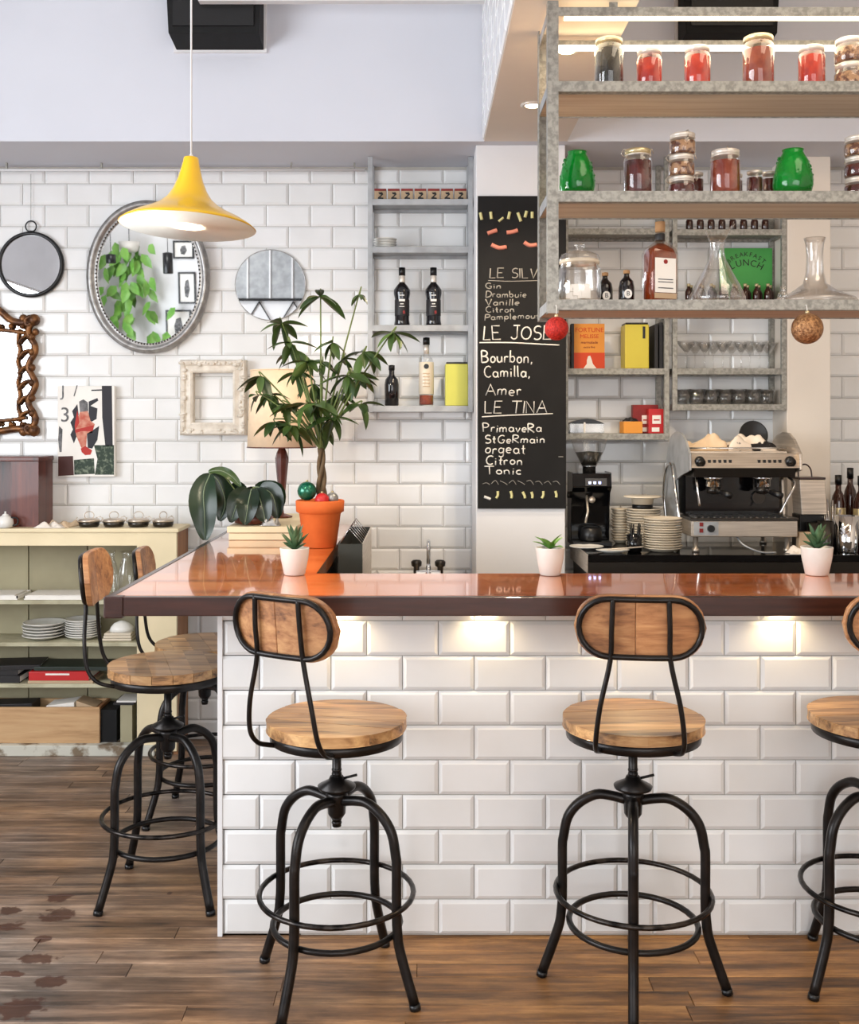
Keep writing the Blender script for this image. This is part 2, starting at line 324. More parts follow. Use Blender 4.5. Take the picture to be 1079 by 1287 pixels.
# ================================================================ THE SETTING
RX0, RX1, RY0, RZ = -3.8, 3.3, -2.2, 4.2
def struct(name, mb, mats, bevel=0):
    o = mb.build(name, mats, bevel=bevel); o['kind'] = 'structure'; return o
# -- floor: boards running along x
floor = struct('floor', MB().box(RX0-.1, RY0-.1, -0.12, RX1+.1, 5.2, -0.012), M['soil'])
PW = 0.072; plank_cache = {}
def plank_mesh(l):
    l = round(l, 1)
    if l not in plank_cache:
        mb = MB(); w = PW-0.0016; h = 0.0014
        mb.add([(0,0,-.011),(l,0,-.011),(l,w,-.011),(0,w,-.011),(0,0,-h),(l,0,-h),(l,w,-h),(0,w,-h),(h,h,0),(l-h,h,0),(l-h,w-h,0),(h,w-h,0)],
            [(0,1,5,4),(1,2,6,5),(2,3,7,6),(3,0,4,7),(4,5,9,8),(5,6,10,9),(6,7,11,10),(7,4,8,11),(8,9,10,11)])
        plank_cache[l] = mb.mesh('plank', M['plank'])
    return plank_cache[l], l
rest = MB(); y = RY0; row = 0; npl = 0
while y < 5.1:
    x = RX0-random.random()*0.9
    while x < RX1:
        l = random.choice([0.8, 1.0, 1.1, 1.3, 1.5, 1.7])
        x2 = x+l
        vis = (y > 2.5 and x2 > -y*0.42-0.15 and x < y*0.42+0.1 and (y < 3.25 or x < -0.5) and y < 5.0)
        if vis and npl < 295:
            me, l = plank_mesh(l-0.0015*0); o = child('plank', me, floor, (x+random.uniform(0,.0006), y, -random.random()*0.0012)); npl += 1
        else: rest.box(max(x, RX0-.05), y, -0.011, min(x2-0.002, RX1+.05), y+PW-0.0016, -0.0002)
        x = x2+0.0012
    y += PW
o = rest.build('floor_boards_beyond', M['plank'], floor); o['kind'] = 'stuff'
# -- tiles
tile_cache = {}
def tile_mesh(w, h):
    k = (round(w, 3), round(h, 3))
    if k not in tile_cache:
        w, h = k; b = min(0.0105, w*0.4, h*0.4); mb = MB()
        pts = []
        for (ins, yy) in ((0, 0.008), (0, 0.0), (0.001, -0.001), (b, -0.0062)):
            pts += [(-w/2+ins, yy, -h/2+ins), (w/2-ins, yy, -h/2+ins), (w/2-ins, yy, h/2-ins), (-w/2+ins, yy, h/2-ins)]
        fs = []
        for r in range(3):
            for i in range(4): fs.append((r*4+i, r*4+(i+1) % 4, (r+1)*4+(i+1) % 4, (r+1)*4+i))
        fs.append((12, 13, 14, 15)); mb.add(pts, fs); tile_cache[k] = mb.mesh('tile', M['tile'])
    return tile_cache[k]
def tile_field(parent, u0, u1, z0, z1, zref, ph, uref, pu, limit, place, visible, prio=None, G=0.0028):
    cells = []; k0 = math.floor((z0-zref)/ph)
    k = k0
    while zref+k*ph < z1:
        a0 = max(z0, zref+k*ph+G/2); a1 = min(z1, zref+(k+1)*ph-G/2)
        off = 0 if k % 2 == 0 else pu/2
        n = math.floor((u0-uref-off)/pu)
        while uref+off+n*pu < u1:
            b0 = max(u0, uref+off+n*pu+G/2); b1 = min(u1, uref+off+(n+1)*pu-G/2)
            if a1-a0 > 0.008 and b1-b0 > 0.008: cells.append(((b0+b1)/2, (a0+a1)/2, b1-b0, a1-a0))
            n += 1
        k += 1
    far = MB(); cnt = 0
    for (u, z, w, h) in cells:
        if visible(u, z) and cnt < limit:
            place(u, z, tile_mesh(w, h)); cnt += 1
        else: far.T = None; far_add(far, u, z, w, h, place)
    return far, cnt
def far_add(far, u, z, w, h, place):
    me = tile_mesh(w, h); mtx = place(u, z, None)
    far.add([mtx @ v.co for v in me.vertices], [tuple(p.vertices) for p in me.polygons])
def tiled(parent, u0, u1, z0, z1, zref, ph, uref, pu, visible, limit, fn):
    def place(u, z, me):
        loc, rot = fn(u, z)
        if me is None: return Matrix.Translation(loc) @ Matrix.Rotation(rot, 4, 'Z')
        o = child('tile', me, parent, loc, (random.gauss(0, .0022), random.gauss(0, .0006), rot+random.gauss(0, .0022)))
    far, n = tile_field(parent, u0, u1, z0, z1, zref, ph, uref, pu, limit, place, visible)
    if far.v:
        o = far.build('tiles_beyond', M['tile'], parent); o['kind'] = 'stuff'
    return n
DB = 5.1                         # tiled back wall
SB = F/DB; SOF = 2.76            # underside of the soffit
wall_back = struct('wall_back', MB().box(RX0, DB+.009, 0, 0.45, DB+.25, SOF+.05), M['grout'])
n1 = tiled(wall_back, -3.1, 0.24, 0.0, 2.745, 2.6795, 0.1035, -1.818, 0.2135,
    lambda u, z: u > -2.15 and z > 0.66 and not (u < -1.3 and z < 0.93), 300, lambda u, z: (Vector((u, DB+.006, z)), 0))
wall_alcove = struct('wall_back_right', MB().box(0.45, DB+.009, 0, RX1, DB+.25, SOF+.05), M['grout'])
n2 = tiled(wall_alcove, 0.64, 2.6, 0.5, 2.745, 2.6795, 0.1035, -1.818, 0.2135,
    lambda u, z: u < 2.15 and z > 0.93 and not (1.68 < u < 1.84), 290, lambda u, z: (Vector((u, DB+.006, z)), 0))
# -- soffit over the back wall and wall above it, beam over the bar, column, pillar
struct('wall_back_upper', MB().box(RX0, 4.64, SOF, RX1, DB+.25, RZ+.02), M['plaster_grey'])
beam = struct('ceiling_beam', MB().box(0.272, RY0, SOF, 0.636, 4.64, RZ), M['plaster_warm'])
n3 = tiled(beam, 1.6, 4.63, SOF+.002, 4.0, 2.763, 0.1035, 4.63, 0.2135, lambda u, z: z < 3.7, 140, lambda u, z: (Vector((0.268, u, z)), -PI/2))
struct('wall_column', MB().box(0.24, 4.70, 0, 0.636, 5.12, SOF), M['plaster'], 0.004)
struct('wall_pillar', MB().box(1.69, 4.90, 0, 1.892, 5.12, SOF), M['plaster_warm'], 0.004)
ceiling = struct('ceiling', MB().box(RX0-.2, RY0-.2, RZ, RX1+.2, 5.3, RZ+.15), M['plaster'])
struct('wall_right', MB().box(RX1, RY0-.2, 0, RX1+.15, 5.3, RZ), M['plaster_warm'])
# left wall with its wide window, front wall (behind the viewer) with the shop window
WLY0, WLY1, WLZ0, WLZ1 = -1.2, 3.0, 0.8, 2.85
lw = MB().box(RX0-.15, RY0-.2, 0, RX0, WLY0, RZ).box(RX0-.15, WLY1, 0, RX0, 5.3, RZ).box(RX0-.15, WLY0, 0, RX0, WLY1, WLZ0).box(RX0-.15, WLY0, WLZ1, RX0, WLY1, RZ)
struct('wall_left', lw, M['plaster_grey'])
wf = MB(); 
for yy in (WLY0, WLY0+1.02, WLY0+2.06, WLY0+3.1, WLY1-.06): wf.box(RX0-.11, yy, WLZ0, RX0-.03, yy+.06, WLZ1)
for z_ in (WLZ0, 2.4, WLZ1-.06): wf.box(RX0-.10, WLY0, z_, RX0-.04, WLY1, z_+.06)
win1 = struct('window_1', wf, M['plaster'])
MB().box(RX0-.075, WLY0+.03, WLZ0+.03, RX0-.069, WLY1-.03, WLZ1-.03).build('pane', M['glass'], win1)
FX0, FX1, FZ0, FZ1 = -0.9, 2.5, 0.7, 2.85
fw = MB().box(RX0, RY0-.15, 0, FX0, RY0, RZ).box(FX1, RY0-.15, 0, RX1, RY0, RZ).box(FX0, RY0-.15, 0, FX1, RY0, FZ0).box(FX0, RY0-.15, FZ1, FX1, RY0, RZ)
struct('wall_front', fw, M['plaster'])
wf = MB()
for x_ in (FX0, FX0+.92, FX0+1.85, FX0+2.78, FX1-.06): wf.box(x_, RY0-.10, FZ0, x_+.06, RY0-.03, FZ1)
for z_ in (FZ0, 2.2, FZ1-.06): wf.box(FX0, RY0-.09, z_, FX1, RY0-.04, z_+.06)
win2 = struct('window_2', wf, M['plaster'])
MB().box(FX0+.03, RY0-.07, FZ0+.03, FX1-.03, RY0-.064, FZ1-.03).build('pane', M['glass'], win2)
# grey boarded bay high on the front wall (seen in the small round mirrors)
by = MB().box(-2.35, RY0+.002, 2.98, -1.16, RY0+.03, RZ, 0)
bay = struct('trim_1', by, M['galv_light'])
for x_ in (-2.3, -2.04, -1.78, -1.52, -1.26): MB().box(x_, RY0+.03, 2.98, x_+.018, RY0+.05, RZ).build('batten', M['plaster'], bay)
MB().box(-2.35, RY0+.03, 2.955, -1.16, RY0+.05, 2.985).build('rail', M['black'], bay)
for k in range(6):
    x_ = -2.3+k*.2; s = 1 if k % 2 else -1
    MB().tube([(x_+.1-s*.1, RY0+.02, 2.62), (x_+.1+s*.1, RY0+.02, 2.95)], .008, 5).build('brace', M['black'], bay)
# picture rail with the thin hanging wires, top trim
tr = struct('trim_2', MB().tube([(-3.0, 5.02, SOF-.035), (-.27, 5.02, SOF-.035)], .006, 6), M['plaster'])
for xx_ in (-2.42, -1.97, -1.52, -1.09, -.62, -.32): MB().box(xx_-.004, 5.018, SOF-.035, xx_+.004, 5.03, SOF).build('hook', M['galv'], tr)
struct('trim_3', MB().box(xx(250, 4.45), 4.43, zz(3, 4.45), 0.27, 4.47, zz(-3, 4.45)), M['plaster'])
# recessed spotlights in the beam
for (px, py, lab) in ((669, 131, 'round ceiling spotlight glowing in the ceiling beam left of the hanging rack'), (712, 62, 'round ceiling spotlight shining behind the top left corner of the hanging rack')):
    D = (SOF-CH)*F/(VY-py); X = xx(px, D)
    t = thing('ceiling_spotlight', lab, 'spotlight', (X, D, SOF), 0, 'spotlights in the beam')
    MB().lathe([(.045, 0), (.047, -.006), (.036, -.010), (.030, -.004)], n=20).build('bezel', M['lid_white'], t)
    MB().lathe([(.030, -.003), (.026, -.008), (1e-4, -.010)], n=16).build('lamp_face', M['bulb'], t)
    spot('spot_lamp', (X, D, SOF-.03), 42, (1, .80, .56), 130, r=.03)
# speakers high on the wall
def speaker(px0, px1, lab):
    x0, x1 = xx(px0, 4.62), xx(px1, 4.62); zb = 3.155
    t = thing('wall_speaker', lab, 'speaker', ((x0+x1)/2, 4.64, zb), 0, 'black speakers high on the wall')
    w = (x1-x0)/2
    MB().hexa([(-w, -.16, 0.02), (w, -.16, 0.02), (w, -.012, 0), (-w, -.012, 0), (-w-.03, -.16, .6), (w+.03, -.16, .6), (w, -.012, .6), (-w, -.012, .6)]).build('cabinet', M['black_matt'], t, bevel=.004)
    MB().box(-w+.02, -.168, .05, w-.02, -.158, .57).build('grille', M['black'], t)
    MB().box(-w-.012, -.012, -.010, w+.012, 0, .61).build('mounting_plate', M['plaster'], t)
speaker(221, 331, 'black speaker high on the grey wall above the yellow pendant')
speaker(852, 963, 'black speaker high on the wall behind the top of the hanging rack')

# ================================================================ BAR
SDL, SD0, SD1, TOP, UND = -0.868, 2.89, 3.37, 1.047, 0.995
bar = thing('bar_counter', 'long L-shaped bar of white metro tiles with a varnished reddish wood top', 'bar counter', (0, 3.13, 0))
B0 = Vector((0, 3.13, 0))
body = MB().box(-.592, 3.149, 0, 2.4, 3.34, UND-.001).box(-.592, 3.149, 0, -.36, 5.0, UND-.001)
b_ = body.build('base', M['grout'], bar, loc=-B0)
def bt(u, z): return (Vector((u, 3.146, z))-B0, 0)
bar_n = tiled(bar, -.60, 2.35, 0.004, UND-.002, 0.004, 0.1035, .8986, .2125, lambda u, z: True, 200, bt)
bar_m = tiled(bar, 3.15, 4.98, 0.004, UND-.002, 0.004, 0.1035, 3.15, .2125, lambda u, z: True, 96, lambda u, z: (Vector((-.598, 8.13-u, z))-B0, -PI/2))
MB().box(-.606, 3.138, 0, -.592, 3.15, UND-.002).build('corner_trim', M['plaster'], bar, loc=-B0)
# top: boards of the front slab and of the left arm
segs = [(SDL+.055, .0), (.0, .62), (.62, 1.3), (1.3, 2.4)]
nb = 6; bw = (SD1-SD0-.05)/nb
for i in range(nb):
    y0 = SD0+.03+i*bw; xs = [-.334-.0+.0, .2, .75, 1.4, 2.4]; xs = [SDL+.0225]+[v+random.uniform(-.18, .18) for v in (-.3, .3, .95, 1.6)]+[2.4]
    for a, b in zip(xs, xs[1:]):
        MB().box(a+.0002, y0+.0001, UND+.004, b-.0002, y0+bw-.0001, TOP).build('top_board', M['slab'], bar, loc=-B0)
for i in range(6):
    w = (-.334-(SDL+.0225))/6; x0 = SDL+.0225+i*w
    ys = [SD1-.02, 3.9+random.uniform(-.2, .2), 4.5+random.uniform(-.1, .1), 4.99]
    for a, b in zip(ys, ys[1:]):
        MB().box(x0+.0001, a+.0002, UND+.004, x0+w-.0001, b-.0002, TOP).build('top_board', M['slab'], bar, loc=-B0)
MB().box(SDL+.05, SD0, UND, 2.4, SD0+.03, TOP).build('front_edge', M['slab_edge'], bar, loc=-B0, bevel=.003)
MB().box(SDL-.001, SD0-.004, UND-.006, SDL+.052, SD0+.0298, TOP+.002).build('corner_block', M['slab_edge'], bar, loc=-B0, bevel=.004)
MB().box(SDL, SD0+.03, UND-.004, SDL+.022, 4.99, TOP+.001).build('side_edge', M['slab_edge'], bar, loc=-B0, bevel=.004)
MB().box(-.334, SD1-.02, UND+.006, 2.4, SD1+.004, TOP-.004).build('back_trim', M['galv'], bar, loc=-B0)
MB().box(SDL+.05, SD0+.03, UND, 2.4, SD1-.02, UND+.004).box(SDL+.05, SD1-.02, UND, -.336, 4.98, UND+.004).build('underboard', M['slab_edge'], bar, loc=-B0)
for i, X in enumerate((-.236, .185, .62, 1.06)):
    w = ('left of the first front stool back', 'between the two front stools', 'behind the middle front stool', 'right of the middle front stool')[i]
    t = thing('counter_light', 'small warm puck light under the bar top, '+w, 'light', (X, 3.105, UND), 0, 'lights under the bar top')
    MB().lathe([(.028, 0), (.028, -.008), (.022, -.010)], n=16).build('housing', M['steel'], t)
    MB().lathe([(.020, -.0095), (1e-4, -.0115)], n=12).build('lens', M['bulb'], t)
    spot('puck_lamp', (X, 3.105, UND-.016), 2.4, (1, .76, .44), 140, r=.012, blend=.7)

# ================================================================ BAR STOOLS
def stool(name, label, X, D, seatz, base_rot, seat_rot):
    t = thing(name, label, 'bar stool', (X, D, 0), 0, 'swivel bar stools'); t['_'] = 0
    iron = M['black_iron']; del t['_']
    zc = .513; rr = .187
    cb = bpy.data.objects.new('pedestal', None); bpy.data.objects.remove(cb)
    for k in range(4):
        a = base_rot+k*PI/2; c, s = math.cos(a), math.sin(a)
        prof = [(.020, zc-.012), (.06, zc-.004), (.10, zc-.004), (.145, zc-.030), (.175, zc-.07), (rr, zc-.125), (rr+.003, .36), (rr+.003, .24), (rr+.006, .185), (.202, .135), (.245, .012)]
        pts = smooth_path([(c*r, s*r, z) for r, z in prof], 4)
        leg = MB().tube(pts, .0135, 10).build('leg', iron, t)
        MB().tube([(c*.2445, s*.2445, .014), (c*.2475, s*.2475, 0)], .0150, 10).build('foot_cap', M['black'], leg)
    MB().tube([(x, y, .252) for x, y, _ in circ((0, 0), .208, 40)], .0075, 8, True).build('footrest_ring', M['worn_iron'], t)
    MB().tube([(x, y, .170) for x, y, _ in circ((0, 0), .172, 36)], .0085, 8, True).build('lower_ring', iron, t)
    MB().lathe([(.018, .455), (.024, .465), (.026, .50), (.030, .515), (.028, .525)], n=16).build('hub', iron, t)
    MB().lathe([(.020, .527), (.050, .533), (.052, .540), (.022, .556), (.018, .566)], n=24).tube([(.02, 0, .56), (.055, -.01, .572)], .004, 6).build('height_collar', iron, t)
    mb = MB().lathe([(.0125, .43), (.0125, seatz-.05)], n=12)
    for i in range(14): mb.lathe([(.0126, .435+i*.011), (.0142, .440+i*.011), (.0126, .445+i*.011)], n=10)
    mb.build('spindle', iron, t)
    R = Matrix.Rotation(seat_rot, 4, 'Z')
    s0 = MB(); s0.T = R
    s0.lathe([(.06, seatz-.062), (.165, seatz-.060), (.180, seatz-.056), (.182, seatz-.029), (.174, seatz-.028)], n=40).build('seat_pan', M['black_iron'], t)
    # seat of six boards cut to a disc
    nbd = 6; Rd = .189; wv = 2*Rd/nbd
    for i in range(nbd):
        x0 = -Rd+i*wv+.0004; x1 = x0+wv-.0008; x0 = max(x0, -Rd+.0015); x1 = min(x1, Rd-.0015); out = []
        t0, t1 = math.acos(max(-1, min(1, x0/Rd))), math.acos(max(-1, min(1, x1/Rd)))
        for j in range(13): th = t0+(t1-t0)*j/12; out.append((Rd*math.cos(th), -Rd*math.sin(th)))
        for j in range(13): th = t1+(t0-t1)*j/12; out.append((Rd*math.cos(th), Rd*math.sin(th)))
        mb = MB(); mb.T = R @ Matrix.Rotation(PI/2+.25, 4, 'Z')
        dz = random.uniform(-.0006, .0006)
        mb.prism(out, seatz-.028, seatz+dz, 'z').build('seat_board', M['wood_seat'], t, bevel=.0015, seg=1)
    # backrest: racetrack iron hoop, boards bent behind it, two rods
    zb = seatz+.285; yb = -.255; hw, hh, cr = .163, .083, .30
    def bend(x, z, off=0): return (x, yb+.75*x*x-.10*(z-zb)+off, z)
    def track(hw_, hh_, n=12):
        out = []
        for k in range(n+1): a = -PI/2+PI*k/n; out.append((hw_-hh_+hh_*math.cos(a), hh_*math.sin(a)))
        for k in range(n+1): a = PI/2+PI*k/n; out.append((-(hw_-hh_)+hh_*math.cos(a), hh_*math.sin(a)))
        return out
    mb = MB(); mb.T = R; pts = track(hw-.012, hh-.010, 12); dense = []
    for i in range(len(pts)):
        a, b = pts[i], pts[(i+1) % len(pts)]
        n = 6 if abs(a[0]-b[0]) > .08 else 1
        for j in range(n): dense.append((a[0]+(b[0]-a[0])*j/n, a[1]+(b[1]-a[1])*j/n))
    mb.tube([bend(x, zb+z) for x, z in dense], .0075, 8, True).build('back_hoop', iron, t)
    # three upright boards of the backrest
    for (a, b) in ((-hw, -.012), (-.0112, hw)):
        mb = MB(); mb.T = R; n = 16; F0 = []; 
        def zlim(x):
            e = abs(x)-(hw-hh); return hh if e <= 0 else math.sqrt(max(hh*hh-e*e, 1e-6))
        cols = [a+(b-a)*j/n for j in range(n+1)]; vs = []; fs = []
        for x in cols:
            h = zlim(x)
            for (z, o) in ((-h, .008), (h, .008), (h, .026), (-h, .026)): vs.append(bend(x, zb+z, o))
        for j in range(n):
            q = j*4
            for i in range(4): fs.append((q+i, q+(i+1) % 4, q+4+(i+1) % 4, q+4+i))
        fs.append((0, 3, 2, 1)); fs.append(tuple(n*4+i for i in range(4)))
        mb.add(vs, fs).build('backrest_board', M['wood_back'], t, bevel=.002, seg=1)
    for s in (-1, 1):
        top = bend(s*.068, zb+hh-.006, -.001); bot = bend(s*.074, zb-hh, -.002)
        pts = [top, bend(s*.071, zb, -.004), bot, (s*.098, -.243, seatz+.09), (s*.108, -.232, seatz+.01), (s*.108, -.205, seatz-.030), (s*.10, -.165, seatz-.048), (s*.07, -.10, seatz-.064)]
        mb = MB(); mb.T = R; mb.tube(smooth_path(pts, 5), .0065, 8).build('back_rod', iron, t)
    return t
rd = math.radians
stool('bar_stool', 'bar stool with its back turned to the left, leftmost of those before the tiled front', -.231, 2.87, .725, rd(-30), rd(-31))
stool('bar_stool', 'bar stool facing the bar squarely, middle of the three along the tiled front', .572, 2.87, .728, rd(-11), rd(-7))
stool('bar_stool', 'bar stool cut off by the right edge of the picture', 1.257, 2.90, .728, rd(25), rd(-6))
stool('bar_stool', 'nearer of the two bar stools at the left arm, partly behind the tiled corner', -.828, 3.45, .742, rd(45), rd(-86))
stool('bar_stool', 'farther bar stool at the left arm, lower seat nearly hidden behind the other', -.845, 4.12, .672, rd(40), rd(-84))
# ================================================================ LEFT: CABINET AND WHAT IS ON IT
CF = 4.85; CS = F/CF           # front plane of the cabinet
CTOP = 1.042
cab = thing('open_cabinet', 'low cream open-shelved cabinet with worn paint along the left back wall', 'cabinet', (-1.7, 4.95, 0)); c0 = Vector((-1.7, 4.95, 0))
CX0 = -2.5; CX1 = xx(222, CF); CXm = xx(172, CF); CBK = 5.085
def cpart(n, mb, m, **k): return mb.build(n, m, cab, loc=-c0, **k)
cpart('top', MB().box(CX0, CF-.01, CTOP-.018, CX1+.01, CBK, CTOP), M['cabinet'], bevel=.003)
cpart('fascia', MB().box(CX0, CF, zz(686, CF), CXm+.004, CF+.018, CTOP-.018), M['cabinet'], bevel=.002)
cpart('stile', MB().box(CXm, CF-.002, 0.02, CX1, CF+.02, CTOP-.018), M['cabinet'], bevel=.002)
cpart('side_panel', MB().box(CX1-.02, CF+.02, 0, CX1, CBK, CTOP-.018), M['wood_side'])
cpart('inner_panel', MB().box(CXm-.0, CF+.02, .09, CXm+.015, CBK-.02, CTOP-.02), M['cab_back'])
bx = [CX0, xx(36, 5.07)-.38, xx(36, 5.07), xx(110, 5.07), CXm+.03, CX1-.02]
for a, b in zip(bx, bx[1:]): cpart('back_board', MB().box(a+.002, CBK-.014, .05, b-.003, CBK, CTOP-.02), M['cab_back'], bevel=.001)
shz = []
for py in (755, 808, 860): 
    z = zz(py, CF); shz.append(z); cpart('shelf', MB().box(CX0, CF+.006, z-.018, CXm, CBK-.014, z), M['cab_shelf'], bevel=.002)
zb = zz(936, CF); shz.append(zb)
cpart('bottom_shelf', MB().box(CX0, CF+.03, zb-.02, CXm, CBK-.014, zb), M['peeling'])
cpart('plinth', MB().box(CX0, CF-.012, 0.0, CX1-.1, CF+.03, zb), M['peeling'], bevel=.004)
S1, S2, S3, S4 = [v+.0006 for v in shz]; zb += .0008
# plates
plate_me = {}
def plate(name, label, cat, group, x, y, z, r, m='white_china', h=.018, dish=None):
    k = (round(r, 3), m, round(h, 3))
    if k not in plate_me:
        plate_me[k] = MB().lathe([(r*.55, 0), (r*.60, .001), (r*.72, h*.35), (r*.97, h*.85), (r, h), (r*.985, h+.0015), (r*.93, h*.95), (r*.70, h*.42), (1e-4, h*.3)], n=26).mesh('plate', M[m])
    o = bpy.data.objects.new(name, plate_me[k]); C.objects.link(o); o.location = (x, y, z); o.rotation_euler = (0, 0, random.random()*6)
    return tag(o, label, cat, group)
def stack(n, x, y, z, r, dz, label, group, m='white_china', name='plate', cat='plate', jit=.003, h=.018):
    for i in range(n): plate(name, label, cat, group, x+random.uniform(-jit, jit), y+random.uniform(-jit, jit), z+.0006+i*dz, r, m, h)
    return z+n*dz
sc_ = lambda px: xx(px, 4.95)
stack(5, sc_(55), 4.955, S2, .098, .0145, 'white plate in the left-hand stack on the cabinet\'s third shelf from below', 'left plate stack in the cabinet')
stack(8, sc_(104), 4.955, S2, .082, .0105, 'white plate in the taller stack right of the other on the cabinet shelf', 'right plate stack in the cabinet')
def slab_thing(name, label, cat, x, y, z, w, d, h, m, rz=0, group=None, bev=.001):
    o = MB().box(-w/2, -d/2, 0, w/2, d/2, h).build(name, M[m], None, (x, y, z), (0, 0, rz), bevel=bev); return tag(o, label, cat, group)
zt = S2+.0005
for i in range(3):
    slab_thing('rectangular_dish', ('bottom', 'middle', 'top')[i]+' one of three white oblong dishes at the right end of the plate shelf', 'dish', sc_(152), 4.94, zt, .135-.006*i, .12, .012, 'cream_china', .03*i, 'oblong dishes', .004); zt += .0125
MB().lathe([(.058, 0), (.052, .018), (.036, .036), (.012, .046), (1e-4, .047)], n=20, sx=1, sy=.8).build('bowl', M['white_china'], None, (sc_(154), 4.94, zt))
tag(bpy.context.scene.collection.objects['bowl'], 'upturned white bowl lying on the oblong dishes in the cabinet', 'bowl')
# white trays / paper stacks on top shelf
for (a, b, lab) in ((-20, 30, 'stack of white paper place mats at the far left of the cabinet\'s upper shelf'), (38, 118, 'long white tray of paper lying on the cabinet\'s upper shelf')):
    X = (sc_(a)+sc_(b))/2; w = sc_(b)-sc_(a)
    t = thing('paper_tray', lab, 'tray', (X, 4.96, S1))
    MB().box(-w/2, -.09, 0, w/2, .09, .006).box(-w/2, -.09, .006, w/2, -.084, .018).box(-w/2, .084, .006, w/2, .09, .018).box(-w/2, -.09, .006, -w/2+.005, .09, .018).box(w/2-.005, -.09, .006, w/2, .09, .018).build('tray', M['paper'], t)
    MB().box(-w/2+.01, -.08, .006, w/2-.02, .08, .020).build('paper_stack', M['paper'], t, rot=(0, 0, .03))
# glass carafes behind the stool backs
def carafe(name, label, cat, x, y, z, prof, m='glass', group=None):
    o = MB().lathe(prof, n=20).build(name, M[m], None, (x, y, z)); return tag(o, label, cat, group)
cp = [(.034, 0), (.036, .004), (.037, .12), (.030, .15), (.020, .175), (.021, .20), (.026, .215), (.024, .213), (.018, .198), (.017, .175), (.028, .148), (.034, .12), (.033, .008), (1e-4, .007)]
carafe('glass_carafe', 'left clear glass carafe on the cabinet shelf beside the nearer stool back', 'carafe', sc_(137), 4.97, S1, cp, group='cabinet carafes')
carafe('glass_carafe', 'clear glass carafe on the cabinet shelf, half hidden by the farther stool back', 'carafe', sc_(158), 4.96, S1, cp, group='cabinet carafes')
# books and binders
def book(label, x, y, z, w, d, h, cover, pages='paper', rz=0, cat='book', name='book', group=None, title=None):
    t = thing(name, label, cat, (x, y, z), rz, group)
    MB().box(-w/2, -d/2, 0, w/2, d/2, .003).box(-w/2, -d/2, h-.003, w/2, d/2, h).box(-w/2, -d/2, .003, w/2, -d/2+.004, h-.003).build('cover', M[cover], t, bevel=.0008, seg=1)
    MB().box(-w/2+.004, -d/2+.005, .003, w/2-.003, d/2-.004, h-.003).build('pages', M[pages], t)
    if title: MB().box(-w*.22, -d/2-.0006, h*.62, w*.18, -d/2, h*.82).build('spine_print', M[title], t)
    return t
book('thick white-edged black book at the left end under other dark books', sc_(10), 4.955, S3+.0005, .17, .17, .032, 'book_dark', group='cabinet books')
book('black book lying on the white-edged book at the left of the cabinet', sc_(2), 4.955, S3+.0335, .20, .17, .026, 'book_dark', rz=.05, group='cabinet books')
book('dark book topmost at the left end of the cabinet book shelf', sc_(22), 4.955, S3+.0605, .24, .17, .020, 'book_dark', rz=.12, group='cabinet books')
book('red clothbound book lying flat with its spine towards the room', sc_(82), 4.945, S3+.0135, .275, .17, .040, 'red', title='paper')
slab_thing('grey_folder', 'thin grey-brown folder under the red book in the cabinet', 'folder', sc_(84), 4.945, S3+.0005, .30, .17, .0125, 'kraft')
book('large dark green book lying on top of the red book', sc_(98), 4.965, S3+.0545, .36, .17, .018, 'book_green')
# crate with papers, dark box, small books
t = thing('wooden_crate', 'long pale wooden crate on the bottom shelf of the cabinet', 'crate', (sc_(38), 4.955, zb)); wx = xx(125, 4.87)-xx(38, 4.95); h = .165
MB().box(-.42, -.085, 0, wx, -.073, h).build('front_board', M['wood_crate'], t, bevel=.001)
MB().box(-.42, .073, 0, wx, .085, h).build('back_board', M['wood_crate'], t, bevel=.001)
MB().box(wx-.012, -.073, 0, wx, .073, h).build('end_board', M['wood_side'], t, bevel=.001)
MB().box(-.42, -.073, 0, -.408, .073, h).build('end_board', M['wood_side'], t, bevel=.001)
MB().box(-.408, -.073, 0, wx-.012, .073, .008).build('bottom_board', M['wood_crate'], t)
for (px, a, w, m, lab) in ((80, .25, .13, 'paper', 'white paper packet sticking up out of the wooden crate'), (112, -.6, .09, 'kraft', 'folded brown paper sticking out of the crate near its right end'), (18, .05, .2, 'book_dark', 'black folder lying in the left part of the wooden crate')):
    o = MB().box(-w/2, -.055, -.001, w/2, .055, .16).build('paper_packet', M[m], None, (sc_(px), 4.955, zb+.012), (0, 0, 0), bevel=.002); tag(o, lab, 'packet')
    for v in o.data.vertices: v.co.z += (v.co.x*math.tan(a)*.5 if v.co.z > .05 else 0)
slab_thing('dark_box', 'dark box between the pale crate and the small books on the bottom shelf', 'box', xx(140, 4.93), 4.96, zb+.0005, .075, .15, .15, 'black_matt')
t = slab_thing('photo_box', 'narrow box with a mottled green side, beside the cream cabinet stile', 'box', xx(162, 4.93), 4.96, zb+.0005, .055, .15, .17, 'cab_back')
slab_thing('thin_book', 'thin black book with pale edge lying on the mottled box', 'book', xx(160, 4.95), 4.955, zb+.1715, .095, .14, .010, 'book_dark')
slab_thing('thin_book', 'white booklet topmost above the mottled box on the bottom shelf', 'book', xx(163, 4.95), 4.955, zb+.182, .09, .13, .008, 'paper')
